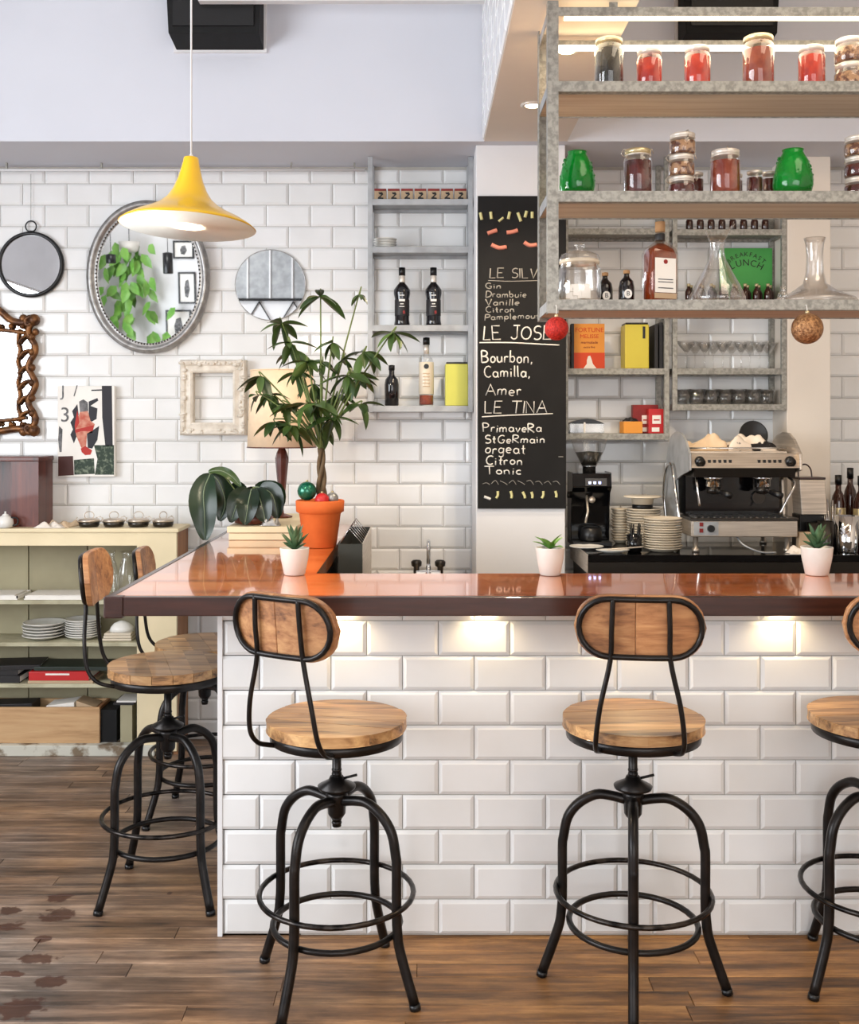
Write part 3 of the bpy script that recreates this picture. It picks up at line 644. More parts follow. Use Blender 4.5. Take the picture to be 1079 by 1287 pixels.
# mahogany box, teapot, napkins, wire-clip jars on top of the cabinet
CTOP += .0008; bz = zz(574, 4.88)-CTOP; bx1 = xx(48, 4.88); 
t = thing('mahogany_cabinet_box', 'dark red-brown wooden box with an overhanging lid on the left of the cream cabinet', 'box', (-1.98, 4.995, CTOP))
MB().box(-.22, -.09, 0, -.205, .10, bz-.022).build('side', M['wood_red'], t); MB().box(bx1+1.98-.035, -.09, 0, bx1+1.98-.008, .10, bz-.022).build('side', M['wood_red'], t)
MB().box(-.205, .085, 0, bx1+1.98-.035, .10, bz-.022).build('back', M['wood_red'], t); MB().box(-.205, -.08, 0, bx1+1.98-.035, .085, .01).build('bottom', M['wood_red'], t)
MB().box(-.205, -.088, .0, bx1+1.98-.10, -.078, .0101).build('sill', M['wood_red'], t)
MB().box(bx1+1.98-.135, -.09, 0.011, bx1+1.98-.035, -.076, bz-.022).build('front_post', M['wood_red'], t)
MB().box(-.23, -.105, bz-.022, bx1+1.98, .095, bz).build('lid', M['wood_red'], t, bevel=.004)
t = thing('teapot', 'small white china teapot in front of the mahogany box', 'teapot', (xx(7, 4.862), 4.860, CTOP)); s = .036
MB().lathe([(.6*s, 0), (.9*s, .15*s), (1.02*s, .6*s), (.95*s, 1.1*s), (.6*s, 1.5*s), (.4*s, 1.62*s)], n=20).build('body', M['white_china'], t)
MB().lathe([(.42*s, 1.62*s), (.36*s, 1.74*s), (.12*s, 1.86*s), (.10*s, 1.95*s), (.16*s, 2.05*s), (1e-4, 2.15*s)], n=14).build('lid', M['white_china'], t)
MB().tube(smooth_path([(.85*s, 0, .3*s), (1.5*s, 0, .5*s), (1.55*s, 0, 1.2*s), (.7*s, 0, 1.35*s)], 5), .10*s, 6).build('handle', M['black'], t)
MB().tube(smooth_path([(-.85*s, 0, .5*s), (-1.3*s, 0, .9*s), (-1.5*s, 0, 1.5*s)], 4), [.22*s, .2*s, .18*s, .16*s, .15*s, .14*s, .13*s, .12*s, .12*s][:9], 8).build('spout', M['white_china'], t)
def napkin(lab, x, y, w, d, m, hz=.02, seed=1, z=CTOP, nm='folded_napkin', cat='napkin'):
    rnd = random.Random(seed); n = 14; vs = []; fs = []
    ph = [rnd.uniform(0, 6) for _ in range(4)]
    def H(u, v): return max(0, hz*(.45+.3*math.sin(u*7+ph[0])*math.cos(v*5+ph[1])+.25*math.sin(u*15+ph[2]+v*6)))
    for s_ in (0, 1):
        for j in range(n+1):
            for i in range(n+1):
                u = i/n; v = j/n; e = min(u, 1-u, v, 1-v)*6; e = min(1, e)
                z_ = H(u, v)*e*(.7 if False else 1)+.002 if s_ else 0
                vs.append(((u-.5)*w*(1+.12*math.sin(v*6+ph[3])), (v-.5)*d*(1+.1*math.sin(u*5+ph[2])), z_))
    N_ = (n+1)**2
    for s_ in (0, 1):
        for j in range(n):
            for i in range(n):
                a = s_*N_+j*(n+1)+i; q = (a, a+1, a+n+2, a+n+1); fs.append(q if s_ else tuple(reversed(q)))
    rim = [i for i in range(n)]+[j*(n+1)+n for j in range(n)]+[n*(n+1)+n-i for i in range(n)]+[(n-j)*(n+1) for j in range(n)]
    for a, b in zip(rim, rim[1:]+rim[:1]): fs.append((a, b, b+N_, a+N_))
    o = MB().add(vs, fs, 0, True).build(nm, M[m], None, (x, y, z+.0005)); return tag(o, lab, cat)
napkin('crumpled cream cloth on the cabinet beside the mahogany box', xx(76, 4.93), 4.95, .13, .15, 'cloth', .035, 3)
napkin('small crumpled pale cloth left of the wire-clip jars', xx(62, 4.86), 4.866, .13, .045, 'cloth_white', .03, 9)
for i, px in enumerate((112, 143, 174, 205)):
    lab = ('leftmost shallow clip-top jar in the row on the cream cabinet', 'second shallow clip-top jar from the left on the cabinet', 'third clip-top jar of the row on the cream cabinet', 'rightmost clip-top jar, at the right end of the cabinet top')[i]
    t = thing('clip_top_jar', lab, 'jar', (xx(px, 4.93), 4.93, CTOP), random.random(), 'clip-top jars on the cabinet')
    MB().lathe([(.040, 0), (.046, .006), (.048, .022), (.044, .024), (.042, .006), (1e-4, .005)], n=20).build('glass_body', M['dark_steel'], t)
    MB().lathe([(.049, .024), (.050, .030), (.044, .036), (.02, .040), (1e-4, .040)], n=20).build('lid', M['steel'], t)
    q = .018
    MB().tube([(q*1.2*math.cos(a), .012*math.sin(a)*0, .052+q*math.sin(a)) for a in [2*PI*k/16 for k in range(16)]], .0022, 6, True).build('wire_ring', M['steel'], t)
    MB().tube([(.048, 0, .020), (.062, .0, .034), (.050, 0, .046), (.03, 0, .04)], .002, 6).tube([(-.048, 0, .020), (-.060, .0, .030), (-.052, 0, .044)], .002, 6).build('clip_wire', M['steel'], t)

# ================================================================ LEFT WALL PICTURES AND MIRRORS (tile face at y = 5.1)
WY = 5.098
def onwall(px, py): return Vector((xx(px, WY), WY, zz(py, WY)))
def ell_ring(mb, rx, rz, w, prof, n=48, m=0):
    # prof: list of (outward fraction 0..1 across width w, -y depth)
    vs = []; fs = []; k = len(prof)
    for i in range(n):
        a = 2*PI*i/n; c, s = math.cos(a), math.sin(a)
        for (u, d) in prof: vs.append(((rx+u*w)*c, -d, (rz+u*w)*s))
    for i in range(n):
        for j in range(k-1):
            a = i*k+j; b = ((i+1) % n)*k+j; fs.append((a, a+1, b+1, b))
        fs.append((i*k+k-1, i*k, ((i+1) % n)*k, ((i+1) % n)*k+k-1))
    return mb.add(vs, fs, m, True)
def ell_disc(rx, rz, y0, y1, n=48): return MB().prism([(rx*math.cos(2*PI*i/n), rz*math.sin(2*PI*i/n)) for i in range(n)], y0, y1, 'y')
# small round black mirror
p = onwall(40, 333); r = 40/ (F/WY)
t = thing('round_mirror', 'small round black-framed mirror with a hanging ring, upper left', 'mirror', p)
ell_disc(r-.006, r-.006, -.014, -.004).build('glass', M['mirror'], t, rot=(0, 0, 0))
ell_ring(MB(), r-.012, r-.012, .017, [(0, .004), (0, .020), (.5, .024), (1, .018), (1, .002)]).build('frame', M['black'], t)
MB().tube([(.026*math.cos(a), -.012, r+.030+.026*math.sin(a)) for a in [2*PI*k/20 for k in range(20)]], .0035, 6, True).tube([(0, -.012, r), (0, -.012, r+.008)], .012, 8).build('hanging_ring', M['black'], t)
MB().tube([(0, -.012, r+.054), (0, -.012, 2.722-p.z)], .0012, 4).build('wire', M['galv'], t)
# large oval silver mirror, leaning slightly forward
p = onwall(189, 350); px2 = WY/F; RX = 63.5*px2; RZ_ = 82*px2; RO = 12*px2
t = thing('oval_mirror', 'large oval mirror in a ribbed silver frame behind the yellow pendant', 'mirror', p+Vector((0, -.03, 0))); t.rotation_euler = (rd(3.0), 0, 0)
ell_disc(RX+.004, RZ_+.004, -.008, .004, 64).build('glass', M['mirror'], t)
ell_ring(MB(), RX, RZ_, .050, [(0, .006), (.0, .016), (.12, .020), (.22, .016), (.3, .016), (.42, .030), (.62, .036), (.8, .030), (.86, .022), (1, .020), (1, -.004)], 72).build('frame', M['silver_frame'], t)
mb = MB()
for i in range(110):
    a = 2*PI*i/110; mb.sphere(((RX+.004)*math.cos(a), -.018, (RZ_+.004)*math.sin(a)), .0052, 6)
o = mb.build('beading', M['dark_steel'], t); o['kind'] = 'stuff'
# frameless round mirror
p = onwall(340, 358.5); r = 44*px2
t = thing('round_mirror', 'frameless round mirror left of the metal wall shelf, above the big plant', 'mirror', p)
ell_disc(r, r, -.010, -.003).build('glass', M['mirror'], t)
ell_ring(MB(), r-.001, r-.001, .004, [(0, .0), (0, .011), (1, .010), (1, .0)]).build('edge', M['silver_frame'], t)
# ornate gilt mirror, cut by the picture's left edge
p = onwall(-12, 472); t = thing('ornate_mirror', 'carved antique gilt mirror cut off by the left edge', 'mirror', p)
hw, hh = 52*px2, 66*px2
MB().box(-hw, -.012, -hh, hw, -.004, hh).build('glass', M['mirror'], t)
mb = MB()
def wob(pts, r, n=6): mb.tube(smooth_path(pts, 5), r, n)
yy = -.026
for s in (-1, 1):
    side = []; inner = []
    for k in range(15):
        z = -hh+.0+2*hh*k/14; side.append((s*(hw+.018*math.sin(k*1.35)+.010), yy, z)); inner.append((s*(hw-.055+.006*math.sin(k*1.9)), yy+.006, z*.88))
    wob(side, .017); wob(inner, .010)
    for k in range(6):
        z = (-hh+.05+k*(2*hh-.1)/5)*.9; wob([(s*(hw-.055), yy, z-.03), (s*(hw-.03), yy-.006, z), (s*(hw), yy, z+.012)], .009)
        mb.sphere((s*(hw+.012), yy-.006, z), .019, 8)
    # corner scrolls
    for q in (-1, 1):
        cx_, cz_ = s*(hw+.0), q*(hh+.0)
        sp = [(cx_+s*.03*(1-k/10)*math.cos(k*.8), yy-.008, cz_+q*.03*(1-k/10)*math.sin(k*.8)) for k in range(9)]
        wob(sp, .012); mb.sphere((cx_+s*.02, yy, cz_+q*.012), .030, 10); mb.sphere((cx_-s*.03, yy, cz_+q*.018), .022, 10); mb.sphere((cx_+s*.028, yy, cz_-q*.045), .018, 8)
for q, hgt in ((1, .075), (-1, .02)):
    wob([(-hw, yy, q*hh), (-hw*.6, yy, q*(hh+.005)), (-hw*.25, yy, q*(hh+hgt*.8)), (0, yy, q*(hh+hgt)), (hw*.25, yy, q*(hh+hgt*.8)), (hw*.6, yy, q*(hh+.005)), (hw, yy, q*hh)], .018)
    wob([(-hw*.9, yy, q*(hh-.05)), (-hw*.3, yy, q*(hh-.035)), (hw*.3, yy, q*(hh-.035)), (hw*.9, yy, q*(hh-.05))], .010)
    for k in range(7): mb.sphere((-hw*.8+k*hw*.27, yy-.004, q*(hh-.018)), .014, 8)
mb.build('carved_frame', M['ornate_gold'], t)
# white ornate empty frame
p = onwall(270, 500); t = thing('empty_picture_frame', 'empty chalk-white ornate picture frame left of the lamp shade', 'frame', p)
ow, oh, iw, ih = 41*px2, 47*px2, 25*px2, 31*px2
def frame_side(a, b, c, d, pa, pb): pass
for k in range(4):
    # each moulding side mitred
    def ring(u, dep):
        w_ = ow+(iw-ow)*u; h_ = oh+(ih-oh)*u; cs = [(-w_, -h_), (w_, -h_), (w_, h_), (-w_, h_)]; a = cs[k]; b = cs[(k+1) % 4]; return [(a[0], -dep, a[1]), (b[0], -dep, b[1])]
    prof = [(0, .0), (0, .050), (.12, .064), (.35, .060), (.5, .052), (.7, .056), (.85, .060), (1, .054), (1, .0)]
    vs = []; fs = []
    for u, dd in prof: vs += ring(u, dd)
    n = len(prof)
    for j in range(n-1): fs.append((2*j, 2*j+1, 2*j+3, 2*j+2))
    fs.append(tuple(2*j for j in range(n))); fs.append(tuple(2*j+1 for j in reversed(range(n)))); fs.append((0, 2*n-2, 2*n-1, 1))
    MB().add(vs, fs).build('moulding', M['white_frame'], t)
mb = MB(); rnd = random.Random(4)
for k in range(90):
    sgn = rnd.choice((0, 1)); u = rnd.uniform(-1, 1)
    if sgn: c_ = (u*ow*.95, -.061, rnd.choice((-1, 1))*(oh-.018+rnd.uniform(-.008, .010)))
    else: c_ = (rnd.choice((-1, 1))*(ow-.018+rnd.uniform(-.008, .010)), -.061, u*oh*.95)
    mb.sphere(c_, rnd.uniform(.006, .011), 6, sx=rnd.uniform(.8, 1.8), sz=rnd.uniform(.6, 1.2))
o = mb.build('carved_ornament', M['white_frame'], t); o['kind'] = 'stuff'
# canvas poster
p = onwall(111, 542); t = thing('canvas_print', 'black, white and red collage print on canvas above the cream cabinet', 'picture', p)
w, h = 35.5*px2, 56.5*px2
MB().box(-w, -.036, -h, w, 0, h).build('canvas', M['paper'], t, bevel=.002)
M['p_black'] = mat('print_black', (34, 32, 40), .6); M['p_grey'] = mat('print_grey', (120, 118, 120), .6, col2=(60, 60, 60), scale=40); M['p_flesh'] = mat('print_flesh', (206, 150, 126), .6, col2=(180, 80, 60), scale=30)
M['p_red'] = mat('print_red', (176, 40, 30), .6); M['p_green'] = mat('print_green', (34, 52, 38), .6, col2=(120, 130, 110), scale=60, contrast=(.5, .7)); M['p_brown'] = mat('print_brown', (70, 34, 30), .6)
def patch(name, m, pts, dy):  # pts in zoom pixels of the poster crop (scale 9.19, origin 60,470)
    out = [(((60+a/9.19)-111)*px2, (542-(470+b/9.19))*px2) for a, b in pts]
    MB().prism(out, -.0362-dy-.0004, -.0362-dy, 'y').build(name, M[m], t)
patch('print_patch', 'p_black', [(650,140),(765,140),(775,830),(690,830),(655,500)], 0)
patch('print_patch', 'p_green', [(560,820),(790,820),(790,1160),(570,1160),(600,980)], 0)
patch('print_patch', 'p_brown', [(150,950),(320,945),(330,1165),(150,1175)], 0)
patch('print_patch', 'p_green', [(330,990),(560,970),(570,1150),(335,1160)], 0)
patch('print_patch', 'p_black', [(370,350),(310,430),(330,500),(290,560),(320,640),(290,700),(330,800),(370,700),(350,560),(385,470)], 0)
patch('print_patch', 'p_grey', [(390,320),(440,295),(490,330),(495,430),(400,440)], 0)
patch('print_patch', 'p_black', [(500,320),(600,280),(610,310),(520,370),(600,400),(590,520),(520,560),(500,460)], 0)
patch('print_patch', 'p_flesh', [(400,440),(490,430),(520,540),(570,580),(540,680),(480,690),(470,860),(420,860),(360,720),(340,600)], .0005)
patch('print_patch', 'p_red', [(370,420),(395,560),(350,640),(440,620),(560,590),(545,660),(420,660),(350,680),(340,600)], .001)
patch('print_patch', 'p_black', [(480,690),(560,640),(620,600),(600,760),(540,860),(490,850)], .0005)
patch('print_patch', 'p_red', [(410,860),(460,830),(540,880),(520,930),(460,935),(420,900)], .001)
patch('print_patch', 'p_grey', [(160,600),(200,640),(190,900),(165,900),(150,760)], 0)
patch('print_patch', 'p_black', [(530,185),(650,180),(650,196),(530,200)], 0)
def text(body, name, parent, loc, size, m, rot=(PI/2, 0, 0), ext=.0004, align='CENTER', sx=1):
    cu = bpy.data.curves.new(name, 'FONT'); cu.body = body; cu.size = size; cu.extrude = ext; cu.align_x = align; cu.align_y = 'CENTER'; cu.resolution_u = 3
    tmp = bpy.data.objects.new('tmp', cu); C.objects.link(tmp); bpy.context.view_layer.update()
    me = bpy.data.meshes.new_from_object(tmp.evaluated_get(bpy.context.evaluated_depsgraph_get())); bpy.data.objects.remove(tmp)
    me.materials.clear(); me.materials.append(m); o = child(name, me, parent, loc, rot); o.scale = (sx, 1, 1); return o
def pz(a, b): return ((60+a/9.19)-111)*px2, (542-(470+b/9.19))*px2
a_, b_2 = pz(205, 205); text('J', 'print_letter', t, (a_, -.0368, b_2), .075, M['p_grey'])
a_, b_2 = pz(350, 205); text('/', 'print_letter', t, (a_, -.0368, b_2), .075, M['p_grey'])
a_, b_2 = pz(230, 480); text('3', 'print_letter', t, (a_, -.0368, b_2), .10, M['p_grey'])

# ================================================================ YELLOW PENDANT
D = 3.17; p = at(236, 285, D); t = thing('pendant_lamp', 'yellow horn-shaped pendant lamp hanging at the left over the bar arm', 'pendant lamp', p); t.rotation_euler = (rd(-2.6), rd(2.2), 0)
R0 = 85*D/F; H = 88*D/F
prof = [(1.0, 0), (.93, .055), (.80, .13), (.62, .21), (.45, .30), (.33, .40), (.25, .52), (.19, .66), (.15, .80), (.118, .93), (.11, .99)]
MB().lathe([(R0*r, H*z) for r, z in prof]+[(R0*.10, H*1.0), (.004, H*1.0)], n=48).build('shade', M['yellow_lamp'], t)
MB().lathe([(R0*r-.003, H*z-.001) for r, z in prof[:-2]]+[(.004, H*.86)], n=48).build('shade_lining', M['lamp_inner'], t)
MB().lathe([(.012, H*.44), (.018, H*.38), (.034, H*.27), (.038, H*.18), (.028, H*.09), (1e-4, H*.04)], n=20).build('bulb', M['bulb_big'], t)
MB().lathe([(.020, H*.80), (.020, H*.44), (.012, H*.44)], n=16).build('socket', M['white_china'], t)
mb = MB()
for k in range(3): mb.sphere((R0*.17+.001*k, -.002-.035*0, H*(.70-.09*k)), .004, 6)
MB().tube([(0, 0, H*.99), (0, 0, H*1.04)], .006, 8).build('cord_grip', M['white_china'], t)
up = (Matrix.Rotation(rd(2.2), 3, 'Y') @ Matrix.Rotation(rd(-2.6), 3, 'X')).inverted() @ Vector((0, 0, 1))
MB().tube([Vector((0, 0, H)), Vector((0, 0, H))+up*(RZ-p.z-H)], .0032, 6).build('cord', M['plaster'], t)
point('pendant_bulb_light', p+Vector((0, -.01, -.008)), 34, (1, .86, .62), .045)

# ================================================================ MIRRORED SIDE OF THE ROOM (behind the viewer)
def mirrored(pxx, pyy, mirror_tilt=3.0, ydst=RY0):
    # point on the front wall seen in the oval mirror at photo pixel
    d = Vector((xx(pxx, WY), WY, zz(pyy, WY)-CH)); n = Vector((0, -math.cos(rd(3)), -math.sin(rd(3))))
    r = d-2*d.dot(n)*n; h = Vector((0, 0, CH))+d; k = (ydst-h.y)/r.y; return h+r*k
ctr = mirrored(165, 360, ydst=RY0+.25); top = mirrored(165, 305, ydst=RY0+.25)
t = thing('hanging_plant', 'leafy trailing plant reflected in the oval mirror', 'plant', top)
MB().lathe([(.07, -.12), (.10, -.10), (.12, 0), (.11, 0), (.09, -.09), (1e-4, -.095)], n=18).build('pot', M['pot_white'], t)
MB().tube([(0, 0, -.05), (0, 0, RZ-top.z)], .004, 5).build('hanging_cord', M['black'], t)
leafm = MB().add([(0,0,0),(-.05,.005,-.05),(0,-.01,-.06),(.05,.005,-.05),(-.045,.01,-.12),(0,-.015,-.13),(.045,.01,-.12),(0,0,-.2)],
    [(0,1,2),(0,2,3),(1,4,5,2),(2,5,6,3),(4,7,5),(5,7,6)], 0, True).mesh('leaf', M['leaf_bright'])
rnd = random.Random(11)
for k in range(70):
    zf = rnd.random(); a = rnd.uniform(-1, 1); x_ = rnd.gauss(0, .13)*(1.1-zf*.4)-(.22*zf if rnd.random() < .6 else -.18*zf)
    child('leaf', leafm, t, (x_, rnd.uniform(-.12, .12), -zf*1.05-.0), (rnd.uniform(-.5, .5), rnd.uniform(-.9, .9), rnd.uniform(-1, 1)))
for (a0, b0, a1, b1, lab) in ((228, 345, 246, 380, 'small black-framed drawing reflected at the right in the oval mirror'), (212, 392, 240, 428, 'framed figure drawing reflected low in the oval mirror'), (222, 306, 244, 324, 'framed print reflected near the top right of the oval mirror')):
    A = mirrored(a0, b0); B = mirrored(a1, b1); x0, x1 = sorted((A.x, B.x)); z0, z1 = sorted((A.z, B.z))
    t = thing('framed_drawing', lab, 'picture', ((x0+x1)/2, RY0, (z0+z1)/2)); w, h = (x1-x0)/2, (z1-z0)/2
    MB().box(-w, 0, -h, w, .012, h).build('sheet', M['paper'], t)
    MB().box(-w-.02, 0, -h-.02, w+.02, .022, -h).box(-w-.02, 0, h, w+.02, .022, h+.02).box(-w-.02, 0, -h, -w, .022, h).box(w, 0, -h, w+.02, .022, h).build('frame', M['black'], t)
    MB().prism([(-w*.3, -h*.6), (w*.1, -h*.7), (w*.4, -h*.1), (w*.2, h*.6), (-w*.2, h*.5), (-w*.4, 0)], .012, .014, 'y').build('drawing', M['p_grey'], t)
for (a, b, c_, lab) in ((213, 318, 345, 'black cylinder pendant reflected in the oval mirror'), (142, 320, 332, 'small black pendant reflected at the left of the oval mirror')):
    A = mirrored(a, b, ydst=RY0+.6); B = mirrored(a, c_, ydst=RY0+.6)
    t = thing('cylinder_pendant', lab, 'pendant lamp', A)
    MB().lathe([(.05, B.z-A.z), (.055, B.z-A.z+.01), (.055, -.01), (.01, 0)], n=16).build('shade', M['black'], t)
    MB().tube([(0, 0, 0), (0, 0, RZ-A.z)], .004, 5).build('cord', M['black'], t)
# ================================================================ BLACKBOARD
BD = 4.699; bx0, bx1 = xx(600, BD), xx(711, BD); bz0, bz1 = zz(639, BD), zz(247, BD)
board = thing('blackboard', 'tall narrow blackboard with a chalk drinks list on the white column', 'blackboard', ((bx0+bx1)/2, BD, (bz0+bz1)/2))
b0 = Vector(board.location)
bw_, bh_ = (bx1-bx0)/2, (bz1-bz0)/2
MB().box(-bw_, -.012, -bh_, bw_-.001, 0, bh_).build('board', M['chalkboard'], board, bevel=.001)
def arc(cx, cy, rx, ry, a0, a1, n=8): return [(cx+rx*math.cos(rd(a0+(a1-a0)*i/n)), cy+ry*math.sin(rd(a0+(a1-a0)*i/n))) for i in range(n+1)]
G = {
'A': (.7, [[(0,0),(.38,1),(.72,0)], [(.12,.38),(.6,.38)]]), 'B': (.6, [[(0,0),(0,1)], [(0,1)]+arc(.15,.76,.35,.24,80,-80)+[(0,.52)]+arc(.2,.26,.36,.26,80,-80)+[(0,0)]]),
'C': (.62, [arc(.36,.5,.34,.5,50,310)]), 'D': (.66, [[(0,0),(0,1)], [(0,1)]+arc(.12,.5,.5,.5,80,-80)+[(0,0)]]), 'E': (.55, [[(.52,1),(0,1),(0,0),(.55,0)], [(0,.5),(.42,.5)]]),
'G': (.66, [arc(.36,.5,.34,.5,50,300)+[(.62,.42),(.4,.42)]]), 'I': (.12, [[(.05,0),(.05,1)]]), 'J': (.55, [[(.15,1),(.6,1)],[(.42,1),(.42,.2)]+arc(.22,.2,.2,.2,0,-170)]),
'L': (.5, [[(0,1),(0,0),(.48,0)]]), 'N': (.62, [[(0,0),(0,1),(.55,0),(.55,1)]]), 'O': (.7, [arc(.35,.45,.33,.45,90,450,14)]), 'P': (.56, [[(0,0),(0,1)], [(0,1)]+arc(.18,.74,.34,.26,80,-80)+[(0,.48)]]),
'R': (.6, [[(0,0),(0,1)], [(0,1)]+arc(.16,.76,.34,.24,80,-80)+[(0,.5),(.56,0)]]), 'S': (.55, [arc(.28,.75,.25,.25,40,250)[:]+arc(.26,.26,.27,.26,80,-140)]), 'T': (.72, [[(0,1),(.72,1)], [(.36,1),(.36,0)]]), 'V': (.6, [[(0,1),(.3,0),(.6,1)]]),
'a': (.5, [arc(.22,.25,.2,.25,40,330), [(.42,.5),(.42,.08),(.5,0)]]), 'b': (.48, [[(.02,1),(.02,0)], arc(.22,.25,.2,.25,150,-150)]), 'c': (.42, [arc(.22,.25,.2,.25,50,310)]), 'd': (.5, [arc(.2,.25,.2,.25,40,330), [(.42,1),(.42,0)]]),
'e': (.46, [[(.04,.26),(.4,.28)]+arc(.22,.26,.2,.25,10,310)]), 'g': (.48, [arc(.2,.25,.19,.24,40,330), [(.4,.5),(.4,-.2)]+arc(.22,-.2,.18,.16,0,-160)]), 'i': (.16, [[(.06,.5),(.06,0)], [(.06,.68),(.07,.74)]]), 'l': (.16, [[(.06,1),(.06,.06),(.12,0)]]),
'm': (.72, [[(.02,.5),(.02,0)], [(.02,.34)]+arc(.17,.32,.14,.18,150,0)+[(.31,0)], [(.31,.34)]+arc(.47,.32,.14,.18,150,0)+[(.62,0)]]), 'n': (.46, [[(.02,.5),(.02,0)], [(.02,.34)]+arc(.2,.30,.17,.2,150,0)+[(.38,0)]]),
'o': (.46, [arc(.22,.25,.2,.25,90,450,10)]), 'p': (.48, [[(.02,.5),(.02,-.4)], arc(.22,.25,.2,.25,150,-150)]), 'r': (.34, [[(.02,.5),(.02,0)], [(.02,.3)]+arc(.18,.32,.15,.17,150,40)]), 's': (.38, [arc(.2,.38,.15,.12,40,250)+arc(.18,.13,.16,.13,80,-140)]),
't': (.34, [[(.14,.85),(.14,.08),(.26,0)], [(0,.52),(.3,.52)]]), 'u': (.48, [[(.02,.5),(.02,.2)]+arc(.2,.2,.18,.2,180,350)+[(.4,.5),(.42,0)]]), 'v': (.4, [[(0,.5),(.18,0),(.38,.5)]]), ',': (.2, [[(.1,.06),(.04,-.16)]]), ' ': (.4, []), '\'': (.15, [[(.05,1),(.02,.8)]])}
rch = random.Random(5)
def chalk(txt, x0, x1, y, hpx, m='chalk', r=.0036, tilt=0, name='chalk_writing'):
    """x0..x1, baseline y and capital height in photo pixels on the board"""
    k = BD/F; width = sum(G[c][0]+.14 for c in txt)-.14; sx = (x1-x0)*k/width; sy = hpx*k; cx = 0; mb = MB()
    for c in txt:
        w, st = G[c]; jy = rch.uniform(-.05, .05)*sy; ja = rch.uniform(-.06, .10)
        for s in st:
            pts = []
            for (a, b) in s:
                X = (x0-VX)*k+(cx+a+b*ja)*sx; Z = CH-(y-VY)*k+b*sy+jy+tilt*(cx+a)*sx
                pts.append((X-b0.x, -.0128, Z-b0.z))
            if len(pts) > 1: mb.tube(pts, r*rch.uniform(.85, 1.15), 5)
        cx += w+.14
    mb.build(name, M[m], board)
def stroke(pts, m, r=.004, name='chalk_line'):
    k = BD/F; MB().tube(smooth_path([((a-VX)*k-b0.x, -.0128, CH-(b-VY)*k-b0.z) for a, b in pts], 4), r, 5).build(name, M[m], board)
chalk('LE SILVA', 615, 686, 350, 12, 'chalk_grey', .0030)
stroke([(613,353),(640,354),(684,353)], 'chalk_grey', .0018)
chalk('Gin', 610, 629, 363, 7, 'chalk_grey', .0026); chalk('Drambuie', 610, 661, 374, 8, 'chalk_grey', .0026); chalk('Vanille', 610, 652, 384, 8, 'chalk_grey', .0028)
chalk('Citron', 610, 646, 393, 7.5, 'chalk_grey', .0028); chalk('Pamplemousse', 609, 690, 403, 7.5, 'chalk_grey', .0028, .04)
chalk('LE JOSE', 607, 692, 427, 17, 'chalk', .0032); stroke([(602,431),(640,431),(680,433),(702,434)], 'chalk', .0032)
chalk('Bourbon,', 605, 669, 456, 15, 'chalk', .0033); chalk('Camilla,', 608, 666, 474, 14, 'chalk', .0033); chalk('Amer', 610, 655, 497, 14, 'chalk', .0028)
chalk('LE TINA', 609, 686, 519, 15, 'chalk', .0028); stroke([(605,524),(640,522),(694,520)], 'chalk', .0028)
chalk('PrimaveRa', 607, 680, 543, 11, 'chalk', .0030); chalk('StGeRmain', 609, 684, 557, 10, 'chalk', .0030, -.0); chalk('orgeat', 609, 660, 570, 13, 'chalk', .0030)
chalk('Citron', 610, 656, 584, 11, 'chalk', .0030); chalk('Tonic', 609, 655, 596, 10, 'chalk', .0030)
for (x, y, dx, dy) in ((603,268,2,9),(616,267,1,9),(640,267,-2,9),(650,268,4,11),(661,266,-2,8),(668,267,0,8),(677,266,1,8)): stroke([(x,y),(x+dx,y+dy)], 'chalk_yellow', .0075, 'chalk_drawing')
for pts in ([(612,294),(618,292),(624,290)],[(636,293),(644,292),(650,290)],[(617,308),(626,312),(636,311)],[(658,305),(665,309),(674,308)]): stroke(pts, 'chalk_pink', .0095, 'chalk_drawing')
stroke([(626,279),(632,274)], 'chalk_yellow', .0055, 'chalk_drawing')
for (x, y, dx, dy) in ((608,624,8,3),(625,617,-2,9),(641,617,1,9),(656,618,3,8),(667,618,1,8),(682,617,-2,9),(697,617,1,8)): stroke([(x,y),(x+dx*.5+1,y+dy*.6),(x+dx,y+dy)], 'chalk_yellow' if x > 610 else 'chalk', .0065, 'chalk_drawing')
for i in range(9): stroke([(606+i*11,608-rch.random()*4),(611+i*11,603+rch.random()*5),(615+i*11,609)], 'chalk_grey', .0014, 'chalk_drawing')
stroke([(701,574),(707,574)], 'chalk_grey', .002)

# ================================================================ BOTTLES, JARS AND OTHER SHELF WARE
def jar(label, x, y, z, w, h, fill, lid='lid_gold', group=None, fillf=.80, name='preserve_jar', clip=False, lidh=.016, neck=.86):
    r = w/2; t = thing(name, label, 'jar', (x, y, z), random.random()*6, group); sh = h-lidh-.008
    MB().lathe([(r*.9, 0), (r, .006), (r, sh-.012), (r*.96, sh-.004), (r*neck, sh+.004), (r*neck, h-lidh+.004)], n=22).build('glass_body', M['glass'], t)
    MB().lathe([(r*.88, .004), (r*.95, .008), (r*.95, sh*fillf), (1e-4, sh*fillf+.002)], n=22).build('contents', M[fill], t)
    MB().lathe([(r*neck+.002, h-lidh), (r*neck+.003, h-.002), (r*neck-.001, h), (1e-4, h)], n=22).build('lid', M[lid], t)
    if clip:
        q = r*neck+.003
        MB().tube([(q, 0, h-lidh-.006), (q+.010, 0, h-lidh+.004), (q+.004, 0, h+.002), (-q-.004, 0, h+.002), (-q-.008, 0, h-.01)], .0016, 5).build('clip_wire', M['steel'], t)
        MB().lathe([(q-.002, h-lidh-.004), (q+.001, h-lidh-.002), (q-.002, h-lidh)], n=22).build('seal', M['lid_white'], t)
    return t
